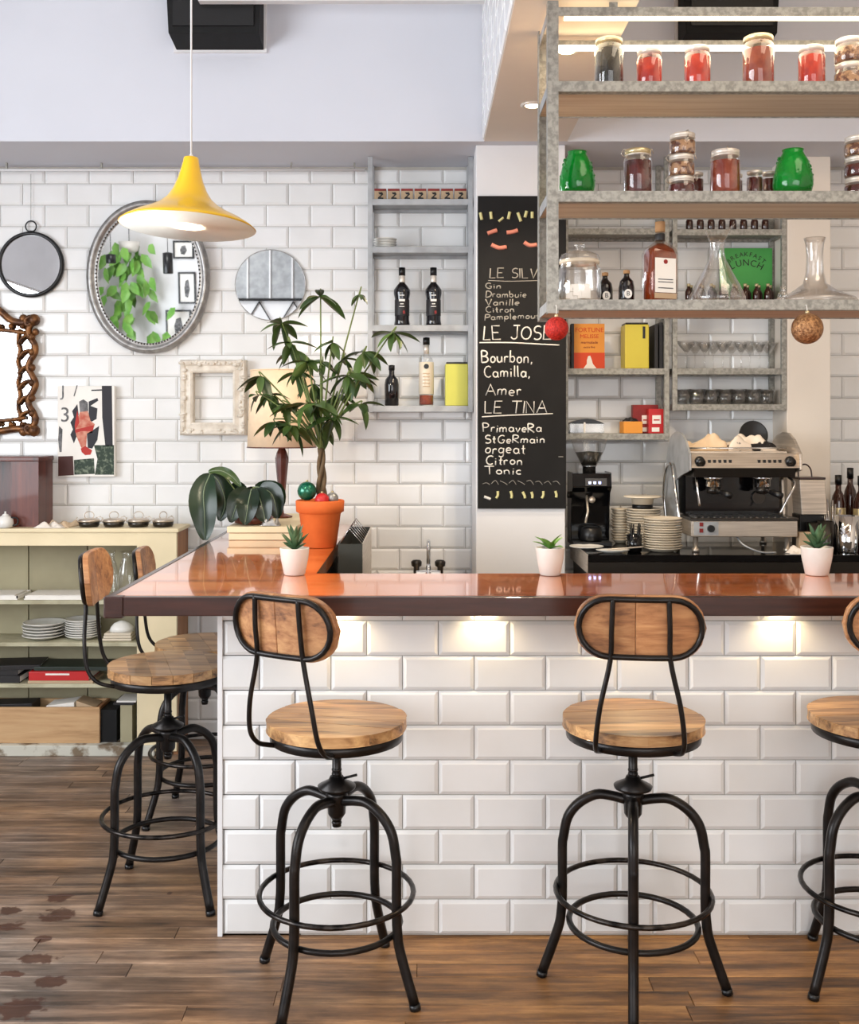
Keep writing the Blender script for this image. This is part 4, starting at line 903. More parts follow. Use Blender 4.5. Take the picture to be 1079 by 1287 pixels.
def bottle(name, label, x, y, z, prof, m, parts=(), group=None, cat='bottle', n=20):
    t = thing(name, label, cat, (x, y, z), 0, group)
    MB().lathe(prof, n=n).build('glass_body', M[m], t)
    for (nm, pr, mm) in parts: MB().lathe(pr, n=n).build(nm, M[mm], t)
    return t
def angle_bar(mb, p0, p1, w=.028, th=.003):   # L profile along x, y or z (boxes)
    (x0, y0, z0), (x1, y1, z1) = p0, p1
    mb.box(x0, y0, z0, x1, y1, z1); return mb

# ---- hanging rack over the bar
DF, DBK, RXL, RXR = 3.10, 3.37, .368, 1.9
rack = thing('hanging_rack', 'galvanised steel rack hanging from the ceiling beam above the bar, with three plank shelves', 'rack', (RXL, DF, 1.85)); r0 = Vector((RXL, DF, 1.85))
def rp(n, mb, m, **k): return mb.build(n, M[m], rack, loc=-r0, **k)
for yy_, x_ in ((DF, RXL), (DBK, RXL), (DF, RXR), (DBK, RXR)):
    zt_ = SOF if x_ < .6 else SOF
    s = 1 if yy_ == DF else -1; q = 1 if x_ == RXL else -1
    rp('post', MB().box(x_, yy_, 1.845, x_+q*.032, yy_+s*.003, zt_).box(x_, yy_+s*.003, 1.845, x_+q*.003, yy_+s*.032, zt_), 'galv')
RS = []
for (pt, pb) in ((376.5, 389.5), (240, 253.5), (102, 115)):
    zt_ = zz(pt, DF); zb_ = zz(pb, DF); RS.append(zt_-.003)
    rp('front_rail', MB().box(RXL+.032, DF-.001, zb_, RXR-.032, DF+.003, zt_).box(RXL+.032, DF+.003, zb_, RXR-.032, DF+.028, zb_+.003), 'galv')
    rp('back_rail', MB().box(RXL+.032, DBK-.003, zb_, RXR-.032, DBK, zt_), 'galv')
    rp('side_rail', MB().box(RXL+.003, DF+.003, zb_, RXL+.006, DBK-.003, zt_), 'galv_light')
    rp('side_rail', MB().box(RXR-.006, DF+.003, zb_, RXR-.003, DBK-.003, zt_), 'galv_light')
    rp('shelf_board', MB().box(RXL+.007, DF+.0035, zb_+.0035, RXR-.007, DBK-.0035, zt_-.003), 'board')
zt_, zb_ = zz(9, DF), zz(20, DF)
rp('front_rail', MB().box(RXL+.032, DF-.001, zb_, RXR-.032, DF+.003, zt_), 'galv'); rp('back_rail', MB().box(RXL+.032, DBK-.003, zb_, RXR-.032, DBK, zt_), 'galv')
rp('side_rail', MB().box(RXL+.003, DF+.003, zb_, RXL+.006, DBK-.003, zt_), 'galv_light')
rp('light_strip', MB().box(RXL+.05, DF+.004, zb_-.006, RXR-.05, DF+.022, zb_+.003), 'led')
rp('light_strip', MB().box(RXL+.05, DBK-.024, zb_-.010, RXR-.05, DBK-.0035, zb_+.003), 'led')
area('rack_strip_light', (1.1, (DF+DBK)/2, zb_-.015), (0, 0, 0), 1.4, .2, 3.5, (1, .84, .6))
rp('hanger', MB().box(.55, DF+.01, zt_-.02, .575, DF+.013, SOF), 'galv')
T3, T2, T1 = [v+.0006 for v in RS]     # bottom, middle, top surface (low to high)
# top shelf
def rx(px, D=3.2): return xx(px, D)
g = 'preserve jars on the rack\'s top shelf'; k = 3.2/F
jar('tall jar of black olives with a gold lid, leftmost on the rack\'s top shelf', rx(765), 3.2, T1, .088, .160, 'jam_dark', 'lid_gold', g, .92)
jar('short jar of red preserve, second from left on the rack\'s top shelf', rx(815.5), 3.2, T1, .078, .128, 'jam_red', 'lid_white', g, .92)
jar('jar of red preserve in the middle of the top shelf', rx(876), 3.2, T1, .080, .136, 'jam_red', 'lid_white', g, .95)
jar('tallest top-shelf jar, yellow lid over reddish-brown preserve', rx(952.5), 3.2, T1, .094, .168, 'jam_brown', 'lid_gold', g, .88)
jar('jar of red preserve right of the tall yellow-lidded jar, top shelf', rx(1019.5), 3.2, T1, .080, .137, 'jam_red', 'lid_white', g, .95)
jar('squat jar under another at the right edge of the rack\'s top shelf', rx(1067), 3.2, T1, .090, .085, 'nuts', 'lid_white', g, .9)
jar('squat jar stacked on another at the right edge of the top shelf', rx(1067), 3.2, T1+.0855, .088, .075, 'nuts', 'lid_white', g, .9)
# middle shelf
g = 'preserve jars on the rack\'s middle shelf'
jar('clip-lid jar of dark red fruit right of the left green jug', rx(801), 3.2, T2, .086, .148, 'jam_wine', 'lid_gold', g, .9, clip=True)
for i, (f, lab) in enumerate((('jam_wine', 'bottom jar of the three-jar tower in the middle of the rack'), ('nuts', 'middle jar of the tower of three, pale contents, on the rack'), ('nuts', 'top jar of the tower of three between the dark and the red jar'))):
    jar(lab, rx(856)+(.003 if i == 2 else 0), 3.2, T2+i*.0655, .080, .065, f, 'lid_white', g, .9, clip=True, lidh=.012)
jar('large jar of brown-red sauce right of the three-jar tower', rx(911), 3.2, T2, .090, .146, 'jam_brown', 'lid_white', g, .92, clip=True)
jar('small dark red jar between the tower and the big sauce jar', rx(882), 3.28, T2, .050, .098, 'jam_wine', 'lid_white', g, .95, lidh=.010)
jar('small dark jar peeping out just right of the big sauce jar', rx(936), 3.3, T2, .044, .098, 'jam_wine', 'lid_white', g, .95, lidh=.010)
jar('small dark red jar standing alone left of the right green jug', rx(948, 3.24), 3.24, T2, .048, .094, 'jam_wine', 'lid_white', g, .95, lidh=.010)
jar('small dark jar touching the left side of the right green jug', rx(967, 3.28), 3.28, T2, .046, .100, 'jam_wine', 'lid_white', g, .95, lidh=.010)
for i, (f, lab) in enumerate((('jam_wine', 'bottom jar of the tower at the right edge, middle shelf'), ('jam_wine', 'middle jar of the tower at the right edge, dark contents'), ('nuts', 'top jar of the tower at the right edge of the middle shelf'))):
    jar(lab, rx(1078), 3.2, T2+i*.0625, .082, .062, f, 'lid_white', g, .9, clip=True, lidh=.012)
def jug(lab, x, w, h):
    t = thing('green_glass_jug', lab, 'jug', (x, 3.2, T2), 0, 'green glass jugs'); r = w/2; a = rd(8)
    mb = MB(); prof = [(.70, 0), (.85, .04), (1.0, .26), (.98, .45), (.80, .74), (.58, .90), (.50, .95), (.55, 1.0), (.50, 1.0), (.45, .95), (.74, .72), (.93, .44), (.94, .26), (.78, .06), (1e-4, .05)]
    mb.lathe([(r*u, h*v) for u, v in prof], n=28).build('glass_body', M['glass_green'], t)
    mb = MB(); rn = random.Random(3)
    for i in range(60):
        v = rn.uniform(.15, .85); u = 1.0 if v < .5 else 1.0-(v-.5)*.75; an = rn.uniform(0, 6.28); mb.sphere((r*u*.96*math.cos(an), r*u*.96*math.sin(an), h*v), .0032, 6)
    o = mb.build('glass_knobs', M['glass_green'], t); o['kind'] = 'stuff'
jug('green glass jug at the left end of the rack\'s middle shelf', rx(725), .108, .142); jug('green glass jug near the right end of the rack\'s middle shelf', rx(996), .118, .148)
slab_thing('dark_lid', 'small flat dark lid lying left of the clip-lid jar', 'coaster', rx(773, 3.25), 3.25, T2+.0005, .04, .04, .012, 'black', bev=.004)  # the small dark lid, built as a flat block
# bottom shelf
x = rx(729); t = thing('glass_storage_jar', 'wide clear glass storage jar with a knobbed lid on the rack\'s bottom shelf', 'jar', (x, 3.22, T3))
MB().lathe([(.055, 0), (.064, .006), (.066, .05), (.064, .105), (.056, .125), (.058, .128), (.053, .126), (.061, .104), (.062, .05), (.058, .010), (1e-4, .008)], n=28).build('glass_body', M['glass'], t)
MB().lathe([(.060, .128), (.063, .136), (.056, .152), (.030, .162), (.012, .165), (.010, .170), (.018, .178), (.016, .187), (1e-4, .190)], n=28).build('lid', M['glass'], t)
MB().lathe([(.060, .124), (.062, .130), (.060, .136)], n=28).build('rim', M['cream_china'], t)
mb = MB(); rn = random.Random(8)
for i in range(26): a = rn.uniform(0, 6.28); q = rn.uniform(.0, .045); mb.box(*(q*math.cos(a)-.009, q*math.sin(a)-.009, .012+rn.uniform(0, .03), q*math.cos(a)+.009, q*math.sin(a)+.009, .024+rn.uniform(.01, .04)))
o = mb.build('wrapped_sweets', M['lid_white'], t); o['kind'] = 'stuff'
for px, lab in ((760, 'round black bottle half hidden behind the big storage jar'), (787, 'round-shouldered black bottle with a white emblem on the rack\'s bottom shelf')):
    y_ = 3.29 if px == 760 else 3.24; t = bottle('black_flask', lab, xx(px, y_), y_, T3, [(.022, 0), (.024, .004), (.024, .055), (.020, .075), (.010, .086), (.008, .092), (.008, .100)], 'dark_glass', [('stopper', [(.010, .098), (.010, .108), (1e-4, .110)], 'cork')], group='small black flasks')
    o = MB().prism([(.012*math.cos(2*PI*i/20), .034+.014*math.sin(2*PI*i/20)) for i in range(20)], -.0265, -.0235, 'y').build('emblem', M['paper'], t)
    text('B', 'print_letter', t, (0, -.027, .034), .020, M['black'])
# whisky bottle: square shouldered, turned so two sides show
x = rx(831); t = thing('whisky_bottle', 'square amber liquor bottle with a white label on the rack\'s bottom shelf', 'bottle', (x, 3.22, T3), rd(20))
def rsq(w, d, z, r=.008): return [(sx_*(w-r)+r*math.cos(a), sy_*(d-r)+r*math.sin(a), z) for sx_, sy_, a0_ in ((1,1,0),(-1,1,90),(-1,-1,180),(1,-1,270)) for a in [rd(a0_+k*30) for k in range(4)]]
def loft(secs, m=0):
    mb = MB(); n = len(secs[0]); vs = [p for s_ in secs for p in s_]; fs = []
    for j in range(len(secs)-1):
        for i in range(n): fs.append((j*n+i, j*n+(i+1) % n, (j+1)*n+(i+1) % n, (j+1)*n+i))
    fs.append(tuple(reversed(range(n)))); fs.append(tuple((len(secs)-1)*n+i for i in range(n))); return mb.add(vs, fs, m, True)
loft([rsq(.045, .030, 0), rsq(.047, .032, .004), rsq(.047, .032, .155), rsq(.040, .028, .172), rsq(.018, .016, .190, .01), rsq(.014, .014, .200, .012), rsq(.013, .013, .236, .012)]).build('glass_body', M['glass'], t)
loft([rsq(.041, .027, .006), rsq(.043, .028, .010), rsq(.043, .028, .150), rsq(.036, .024, .168), rsq(.013, .012, .186, .01)]).build('liquor', M['amber'], t)
MB().lathe([(.0145, .194), (.0150, .198), (.0150, .214), (.0140, .216)], n=16).build('neck_foil', M['book_dark'], t)
MB().lathe([(.015, .222), (.0155, .252), (1e-4, .254)], n=16).build('stopper', M['cork'], t)
MB().box(-.038, -.0335, .034, .034, -.0322, .138).build('label', M['paper'], t)
MB().prism([(.007*math.cos(2*PI*i/14)-.002, .127+.007*math.sin(2*PI*i/14)) for i in range(14)], -.0345, -.0334, 'y').build('seal_mark', M['dark_red'], t)
for zq in (.072, .064, .046): MB().box(-.028, -.0342, zq, .024, -.0334, zq+.003).build('label_print', M['p_grey'], t)
MB().box(-.040, -.0338, .016, .036, -.0322, .032).build('lower_label', M['kraft'], t)
# duck-bill decanter
x = rx(902); t = thing('wine_decanter', 'clear conical decanter with an upturned horn-like spout before the green card', 'decanter', (x, 3.21, T3))
MB().lathe([(.078, 0), (.084, .006), (.083, .022), (.066, .060), (.044, .10), (.026, .135), (.021, .160), (.022, .185), (.026, .20), (.024, .199), (.0185, .160), (.024, .132), (.064, .056), (.080, .020), (.076, .006), (1e-4, .005)], n=32).build('glass_body', M['glass'], t)
mb = MB(); vs = []; fs = []; n = 20
for j in range(5):
    v = j/4
    for i in range(n):
        a = 2*PI*i/n; up = .2+v*(.012+.035*max(0, math.cos(a))**2+.012*max(0, -math.cos(a))**2); rr_ = .026+v*(.010+.020*max(0, math.cos(a))**3)
        vs.append((rr_*math.cos(a), rr_*math.sin(a)*.8, up))
for j in range(4):
    for i in range(n): fs.append((j*n+i, j*n+(i+1) % n, (j+1)*n+(i+1) % n, (j+1)*n+i))
mb.add(vs, fs, 0, True).build('spout', M['glass'], t)
MB().lathe([(.072, .007), (.078, .018), (1e-4, .019)], n=28).build('water', M['glass'], t)
# wide-based decanter
x = rx(1028); t = thing('wide_base_decanter', 'clear decanter with a straight neck and very wide flat base, right end of the rack', 'decanter', (x, 3.23, T3))
MB().lathe([(.11, 0), (.125, .008), (.118, .020), (.07, .040), (.034, .066), (.026, .10), (.024, .15), (.026, .185), (.032, .205), (.029, .203), (.021, .15), (.023, .10), (.030, .064), (.066, .036), (.112, .017), (.118, .009), (1e-4, .006)], n=36).build('glass_body', M['glass'], t)
o = MB().sphere((0, 0, .016), .016, 14).lathe([(.006, .02), (.007, .045)], (0, 0, 0), 10).build('glass_stopper', M['glass'], None, (xx(983, 3.13), 3.128, T3+.0), (0, 0, 0)); tag(o, 'clear glass ball stopper lying left of the wide-based decanter', 'stopper')
# baubles hanging from the rack
for (px, py, r, m, lab) in ((699, 413, 15, 'red_glitter', 'red glitter bauble hanging from the lower left corner of the rack'), (1014, 413, 19.5, 'gold_glitter', 'bronze glitter bauble hanging under the rack at the right')):
    D = 3.08; q = at(px, py, D); R_ = r*D/F; t = thing('hanging_bauble', lab, 'bauble', q)
    MB().sphere((0, 0, 0), R_, 28).build('ball', M[m], t)
    MB().lathe([(.006, R_-.003), (.006, R_+.006), (.002, R_+.007)], n=10).build('cap', M['lid_gold'], t)
    MB().tube([(0, 0, R_+.006), (0, .006, zz(384, DF)-q.z), (0, .019, zz(384, DF)-q.z)], .0012, 4).build('string', M['paper'], t)

# ---- wall shelf left of the column
def shelf_unit(name, label, X0, X1, DF_, DB_, levels, zt_top, zbot, group=None, matn='galv_light', top=True, bw=.022):
    t = thing(name, label, 'shelf', (X0, DF_, zbot), 0, group); o0 = -Vector((X0, DF_, zbot))
    for x_ in (X0, X1-bw):
        for y_ in (DF_, DB_-bw): MB().box(x_, y_, zbot, x_+bw, y_+bw, zt_top).build('post', M[matn], t, loc=o0, bevel=.001)
    for z in levels:
        MB().box(X0+bw, DF_, z-.028, X1-bw, DF_+.018, z).build('front_rail', M[matn], t, loc=o0, bevel=.001)
        MB().box(X0+bw, DB_-.018, z-.028, X1-bw, DB_, z).build('back_rail', M[matn], t, loc=o0)
        for x_ in (X0, X1-bw): MB().box(x_+.002, DF_+bw, z-.028, x_+bw-.002, DB_-bw, z).build('side_rail', M[matn], t, loc=o0)
        MB().box(X0+bw, DF_+.018, z-.014, X1-bw, DB_-.018, z-.001).build('shelf_board', M[matn], t, loc=o0)
    return t
LS = [zz(p_, 4.9) for p_ in (510, 408.5, 310, 250)]; LS0 = list(LS)
shelf_unit('wall_shelf', 'pale steel wall shelf with four levels between the white tiles and the blackboard column', xx(462, 4.9), .236, 4.9, 5.095, LS, SOF-.002, LS[0]-.03)
q = lambda px: xx(px, 4.99); LS = [v+.0006 for v in LS]
for i in range(7):
    px = 478+i*16.7; x = q(px); t = thing('kraft_block', 'small brown card block with a dark printed figure, in the row on the top shelf', 'block', (x, 4.99, LS[3]), 0, 'row of printed blocks')
    MB().box(-.028, -.02, 0, .028, .02, .062).build('block', M['kraft'], t, bevel=.002)
    MB().box(-.028, -.0212, .052, .028, -.02, .062).build('print_band', M['dark_red'], t)
    MB().prism([(-.012, .012), (.014, .012), (.014, .020), (.0, .022), (.014, .036), (.008, .046), (-.010, .044), (-.004, .036), (.004, .034), (-.012, .020)], -.0214, -.02, 'y').build('printed_figure', M['black'], t)
stack(4, q(484), 4.99, LS[2], .055, .012, 'pale glass saucer in the small pile on the second shelf from the top', 'small saucers on the wall shelf', 'white_china', 'saucer', 'saucer', .001, .012)
plate('saucer', 'single flat saucer in the middle of the second shelf', 'saucer', None, q(525), 4.99, LS[2]+.0005, .05, 'white_china', .008)
for px, lab in ((505, 'left one of two matching black liqueur bottles on the steel wall shelf'), (544.5, 'right one of two matching black liqueur bottles on the steel wall shelf')):
    t = bottle('liqueur_bottle', lab, q(px), 4.99, LS[1], [(.034, 0), (.038, .006), (.034, .03), (.034, .13), (.039, .155), (.039, .172), (.026, .192), (.014, .205), (.0135, .24)], 'dark_glass',
        [('neck_label', [(.0140, .208), (.0150, .212), (.0145, .240), (.0135, .241)], 'lid_white'), ('cap', [(.0155, .240), (.0155, .278), (1e-4, .28)], 'black')], group='pair of black liqueur bottles')
    MB().lathe([(.0343, .05), (.0347, .051), (.0347, .125), (.0343, .126)], n=20).build('label', M['book_dark'], t)
    for (z_, w_, h_) in ((.142, .022, .004), (.116, .028, .010), (.102, .016, .004), (.090, .024, .003)): MB().box(-w_/2, -.0385 if z_ > .14 else -.0356, z_, w_/2, -.033, z_+h_).build('label_print', M['paper'], t)
    MB().prism([(.006, .056), (.016, .06), (.012, .074), (.004, .07)], -.0356, -.030, 'y').build('label_motif', M['dark_red'], t)
bottle('dark_bottle', 'plain small dark bottle, leftmost on the bottom level of the steel wall shelf', q(492), 4.99, LS[0], [(.028, 0), (.033, .004), (.034, .10), (.030, .125), (.016, .142), (.013, .15), (.013, .185)], 'dark_glass', [('cap', [(.0145, .170), (.0145, .192), (1e-4, .194)], 'black')])
t = bottle('clear_spirit_bottle', 'tall clear bottle with a cream label and black stopper beside the yellow-green tin', q(535.5), 4.99, LS[0], [(.032, 0), (.035, .005), (.035, .20), (.030, .222), (.013, .245), (.012, .285)], 'glass',
    [('label', [(.0352, .055), (.0356, .056), (.0356, .205), (.0352, .206)], 'cream_china'), ('liquor', [(.030, .006), (.032, .008), (.032, .05), (1e-4, .052)], 'jam_brown'), ('neck_seal', [(.0135, .246), (.0135, .29)], 'lid_white'), ('stopper', [(.016, .288), (.016, .322), (1e-4, .324)], 'black')])
MB().prism([(.012*math.cos(2*PI*i/16), .185+.012*math.sin(2*PI*i/16)) for i in range(16)], -.0372, -.0340, 'y').build('round_mark', M['black'], t)
for z_ in (.15, .135, .12, .105, .09): MB().box(-.016, -.0368, z_, .016, -.033, z_+.004).build('label_print', M['kraft'], t)
def tin(label, x, y, z, w, d, h, m, rz=0, name='yellow_tin'):
    t = thing(name, label, 'tin', (x, y, z), rz)
    MB().box(-w/2, -d/2, 0, w/2, d/2, h-.012).build('body', M[m], t, bevel=.004)
    MB().box(-w/2+.004, -d/2+.004, h-.012, w/2-.004, d/2-.004, h-.003).build('lid', M['black'], t, bevel=.002)
    return t
tin('yellow-green oblong tin at the right end of the steel wall shelf\'s bottom level', q(573.5), 4.99, LS[0], .108, .09, .208, 'yellow_green')

# ---- small wall shelf between column and glass rack
RSZ = [zz(545, 4.9), zz(463, 4.9), zz(377, 4.9), zz(287, 4.9)]
shelf_unit('wall_shelf', 'narrow grey steel wall shelf right of the blackboard, above the coffee grinder', .655, 1.145, 4.9, 5.095, [RSZ[0], RSZ[1], RSZ[3]], SOF-.002, RSZ[0]-.03, matn='galv'); RSZ = [v+.0006 for v in RSZ]
t = thing('boxed_book', 'orange and red book box with a white figure at its foot, beside the yellow tin', 'box', (q(739), 4.985, RSZ[1]), 0)
w, h = .143/2, .212
MB().box(-w, -.025, 0, w, .025, h).build('box', M['orange'], t, bevel=.001); MB().box(-w-.0005, -.0262, 0.001, w+.0005, -.025, .076).build('lower_band', M['orange_red'], t)
MB().box(-w-.012, -.03, 0, -w-.001, .025, h).build('dark_spine', M['book_dark'], t)
MB().prism([(-.028, 0.002), (.034, .002), (.016, .024), (.010, .046), (.004, .062), (-.006, .060), (-.012, .040), (-.012, .024)], -.0272, -.026, 'y').build('white_figure', M['paper'], t)
text('FORTUNE', 'printed_title', t, (0, -.0258, .182), .030, M['orange_red']); text('MELISSE', 'printed_title', t, (0, -.0258, .152), .026, M['orange_red']); text('marmalade', 'printed_title', t, (0, -.0258, .124), .018, M['dark_red']); text('extra fine', 'printed_title', t, (0, -.0258, .102), .014, M['dark_red'])
t = tin('tall yellow tin with a black stripe on the small grey shelf', q(797), 4.985, RSZ[1], .112, .11, .218, 'yellow_tin', 0); 
MB().box(.026, -.0568, .140, .038, -.055, .196).build('black_stripe', M['black'], t)
for i, px in enumerate((821, 827, 833)): 
    o = MB().box(-.008, -.07, 0, .008, .07, .205+.01*(i % 2)).build('dark_book', M['book_dark'], None, (q(px), 5.0, RSZ[1]+.0005), bevel=.001); tag(o, 'thin dark book upright right of the tall yellow tin', 'book', 'thin upright dark books')
# lower level: glass box with arched black lid, orange box, red packets
t = thing('glass_cake_box', 'shallow clear box with an arched black lid, left end of the small shelf', 'box', (q(735), 4.985, RSZ[0])); w = .078
for s in (-1, 1): MB().box(s*w-.002, -.05, 0, s*w+.002, .05, .045).build('side', M['glass'], t)
MB().box(-w, -.05, 0, w, -.048, .045).build('front', M['glass'], t); MB().box(-w, -.05, 0, w, .05, .004).build('bottom', M['galv_light'], t)
MB().prism([(-w-.004, .045), (w+.004, .045), (w*.75, .056), (w*.35, .066), (0, .069), (-w*.35, .066), (-w*.75, .056)], -.055, .055, 'y').build('lid', M['black'], t)
MB().box(-.016, -.058, .002, -.008, -.0555, .052).build('clasp', M['paper'], t)
o = MB().box(-.045, -.035, 0, .045, .035, .055).build('orange_carton', M['orange'], None, (q(791), 4.96, RSZ[0]+.0005), (0, 0, .1), bevel=.002); tag(o, 'small light orange carton on the lowest level of the small grey shelf', 'box')
napkin('dark cloth lying on the small orange carton', q(790), 4.965, .07, .05, 'book_dark', .02, 5, RSZ[0]+.056, 'dark_cloth', 'cloth')
for (px, y_, w, h, m, lab) in ((812, 5.03, .12, .135, 'dark_red', 'larger dark red packet standing behind the others on the small shelf'), (822, 4.975, .07, .115, 'red', 'bright red packet with a white label in front of the dark one')):
    t = thing('red_packet', lab, 'packet', (q(px), y_, RSZ[0]), 0, 'red packets'); MB().box(-w/2, -.022, 0, w/2, .022, h).build('box', M[m], t, bevel=.002)
    MB().box(-.018, -.0232, .045, .022, -.022, .085).build('label', M['paper'], t); MB().box(-.02, -.0232, .008, .015, -.022, .028).build('label', M['paper'], t)
    MB().box(-.012, -.0238, .060, .016, -.0231, .066).build('label_print', M['p_red'], t)

# ---- glass rack: right wall shelf
GX0, GX1 = xx(845, 4.9), 1.688
GZ = [zz(508, 4.9), zz(463, 4.9), zz(378, 4.9), zz(288, 4.9)]
shelf_unit('wall_shelf', 'wide grey steel wall shelf with stemware left of the bare pillar', GX0, GX1, 4.9, 5.095, GZ, GZ[3]+.12, GZ[0]-.03, matn='galv'); GZ = [v+.0006 for v in GZ]
# stemware on the second level (upright coupes), tumblers below
coupe = [(.030, 0), (.031, .002), (.006, .006), (.0035, .012), (.0035, .070), (.010, .078), (.034, .108), (.044, .128), (.0425, .127), (.032, .107), (.008, .080), (1e-4, .078)]
cm = MB().lathe(coupe, n=20).mesh('martini_glass', M['glass'])
for i in range(10):
    px = 862+(i % 5)*23+(11 if i >= 5 else 0); y_ = 4.95 if i < 5 else 5.04
    o = bpy.data.objects.new('stemmed_glass', cm); C.objects.link(o); o.location = (xx(px, y_), y_, GZ[1]+.0005); tag(o, 'clear stemmed cocktail glass on the second level of the glass shelf', 'glass', 'stemmed glasses on the wall shelf')
tm = MB().lathe([(.030, 0), (.033, .004), (.038, .070), (.0365, .070), (.031, .008), (1e-4, .007)], n=20).mesh('tumbler', M['glass'])
for i in range(14):
    px = 858+(i % 7)*17.5; y_ = 4.95 if i < 7 else 5.04
    o = bpy.data.objects.new('tumbler', tm); C.objects.link(o); o.location = (xx(px, y_), y_, GZ[0]+.0005); tag(o, 'clear tumbler crowded on the lowest level of the glass shelf', 'glass', 'tumblers on the wall shelf')
# green card and the little dark bottles
t = thing('green_card', 'green card with dark arched lettering standing on the glass shelf', 'sign', (xx(937, 5.06), 5.06, GZ[2])); w = 33*5.06/F; h = zz(312, 5.06)-GZ[2]
MB().box(-w, 0, 0, w, .006, h).build('card', M['green_sign'], t)
def arched(s, R_, cz, size, spread, up=1):
    for i, ch in enumerate(s):
        a = (i-(len(s)-1)/2)*spread
        text(ch, 'card_letter', t, (R_*math.sin(a), -.0008, cz+R_*math.cos(a)-R_), size, M['black'], (PI/2, a, 0))
arched('BREAKFAST', .12, h-.030, .030, .19); arched('LUNCH', .14, h-.070, .044, .25)
bprof = [(.015, 0), (.017, .003), (.017, .045), (.012, .058), (.007, .064), (.007, .072)]
bm_ = MB().lathe(bprof, n=12).mesh('tiny_bottle', M['brown_glass']); cm_ = MB().lathe([(.008, .070), (.009, .084), (1e-4, .085)], n=10).mesh('cap', M['lid_gold'])
def tiny(px, y_, z, lab, g):
    o = thing('miniature_bottle', lab, 'bottle', (xx(px, y_), y_, z), 0, g); child('body', bm_, o); child('cap', cm_, o)
for i in range(8): tiny(865+i*14.2, 4.945, GZ[2], 'dark miniature bottle in the front row beside the green card', 'front row of miniature bottles')
for i in range(8): tiny(868+i*14.2, 5.0, GZ[2]+.0, 'dark miniature bottle in the back row beside the green card', 'back row of miniature bottles')
for i in range(8): tiny(866+i*13.6, 4.96, GZ[3], 'dark miniature bottle on the very top of the glass shelf', 'miniature bottles on the top level')
# ================================================================ PLANTS AND THINGS ON THE BAR
def leaf_mesh(name, L_, W_, m, droop=.15, fold=.12, n=8, vein=None, tip=1.0):
    mb = MB(); vs = []; fs = []
    for j in range(n+1):
        u = j/n; w = W_*math.sin(PI*min(1, u**.85*.96+.02))**.9*(1 if u < .999 else 0)+.0004; z = -droop*L_*u*u
        for v in (-1, -.5, 0, .5, 1): vs.append((u*L_, v*w, z+abs(v)*w*fold*2))
    for j in range(n):
        for i in range(4): a = j*5+i; fs.append((a, a+1, a+6, a+5))
    mb.add(vs, fs, 0, True)
    if vein: mb.tube([(j/n*L_*.96, 0, -droop*L_*(j/n*.96)**2+.0012) for j in range(n+1)], [.0028*(1-.8*j/n)*vein for j in range(n+1)], 5, m=1)
    return mb.mesh(name, [m, M['leaf_vein']])
def aim(d, roll=0):
    d = Vector(d).normalized(); q = d.to_track_quat('X', 'Z'); return (q.to_matrix() @ Matrix.Rotation(roll, 3, 'X')).to_euler()
# small pots on the bar
def small_pot(px, lab, w, h, kind, y=3.315):
    x = xx(px, y); r = w/2; t = thing('potted_succulent' if kind != 'rosette' else 'potted_seedling', lab, 'potted plant', (x, y, TOP+.0008), random.random())
    MB().lathe([(r*.66, 0), (r*.72, .003), (r*.93, h*.6), (r, h*.97), (r*1.0, h), (r*.90, h), (r*.88, h*.9), (1e-4, h*.88)], n=28).build('pot', M['pot_white'], t)
    MB().lathe([(r*.86, h*.87), (r*.5, h*.915), (1e-4, h*.92)], n=20).build('soil', M['soil'], t)
    rn = random.Random(px)
    if kind == 'aloe':
        for (L_, n, el) in ((.085, 6, 1.15), (.07, 6, .8), (.05, 4, .45)):
            lm = leaf_mesh('leaf', L_, .010, M['aloe'], -.08, .35)
            for i in range(n): a = 2*PI*i/n+rn.random(); child('leaf', lm, t, (0, 0, h*.90), aim((math.cos(a)*math.cos(el), math.sin(a)*math.cos(el), math.sin(el)), rn.uniform(-.3, .3)))
    else:
        lm = leaf_mesh('leaf', .062, .013, M['leaf_bright'], .25, .2)
        for i in range(9): a = 2*PI*i/9+rn.random()*.4; el = rn.uniform(.35, 1.2); child('leaf', lm, t, (0, 0, h*.92), aim((math.cos(a)*math.cos(el), math.sin(a)*math.cos(el), math.sin(el)), 0))
        MB().tube([(0, 0, h*.9), (.002, 0, h*.9+.02)], .003, 6).build('stem', M['stem'], t)
small_pot(370, 'succulent in a small white pot beside the terracotta pot on the bar', .092, .084, 'aloe', 3.32)
small_pot(691, 'light green seedling in a small white pot in front of the white column', .090, .086, 'rosette')
small_pot(1026, 'dark succulent in a small white pot at the right end of the bar', .098, .088, 'aloe')
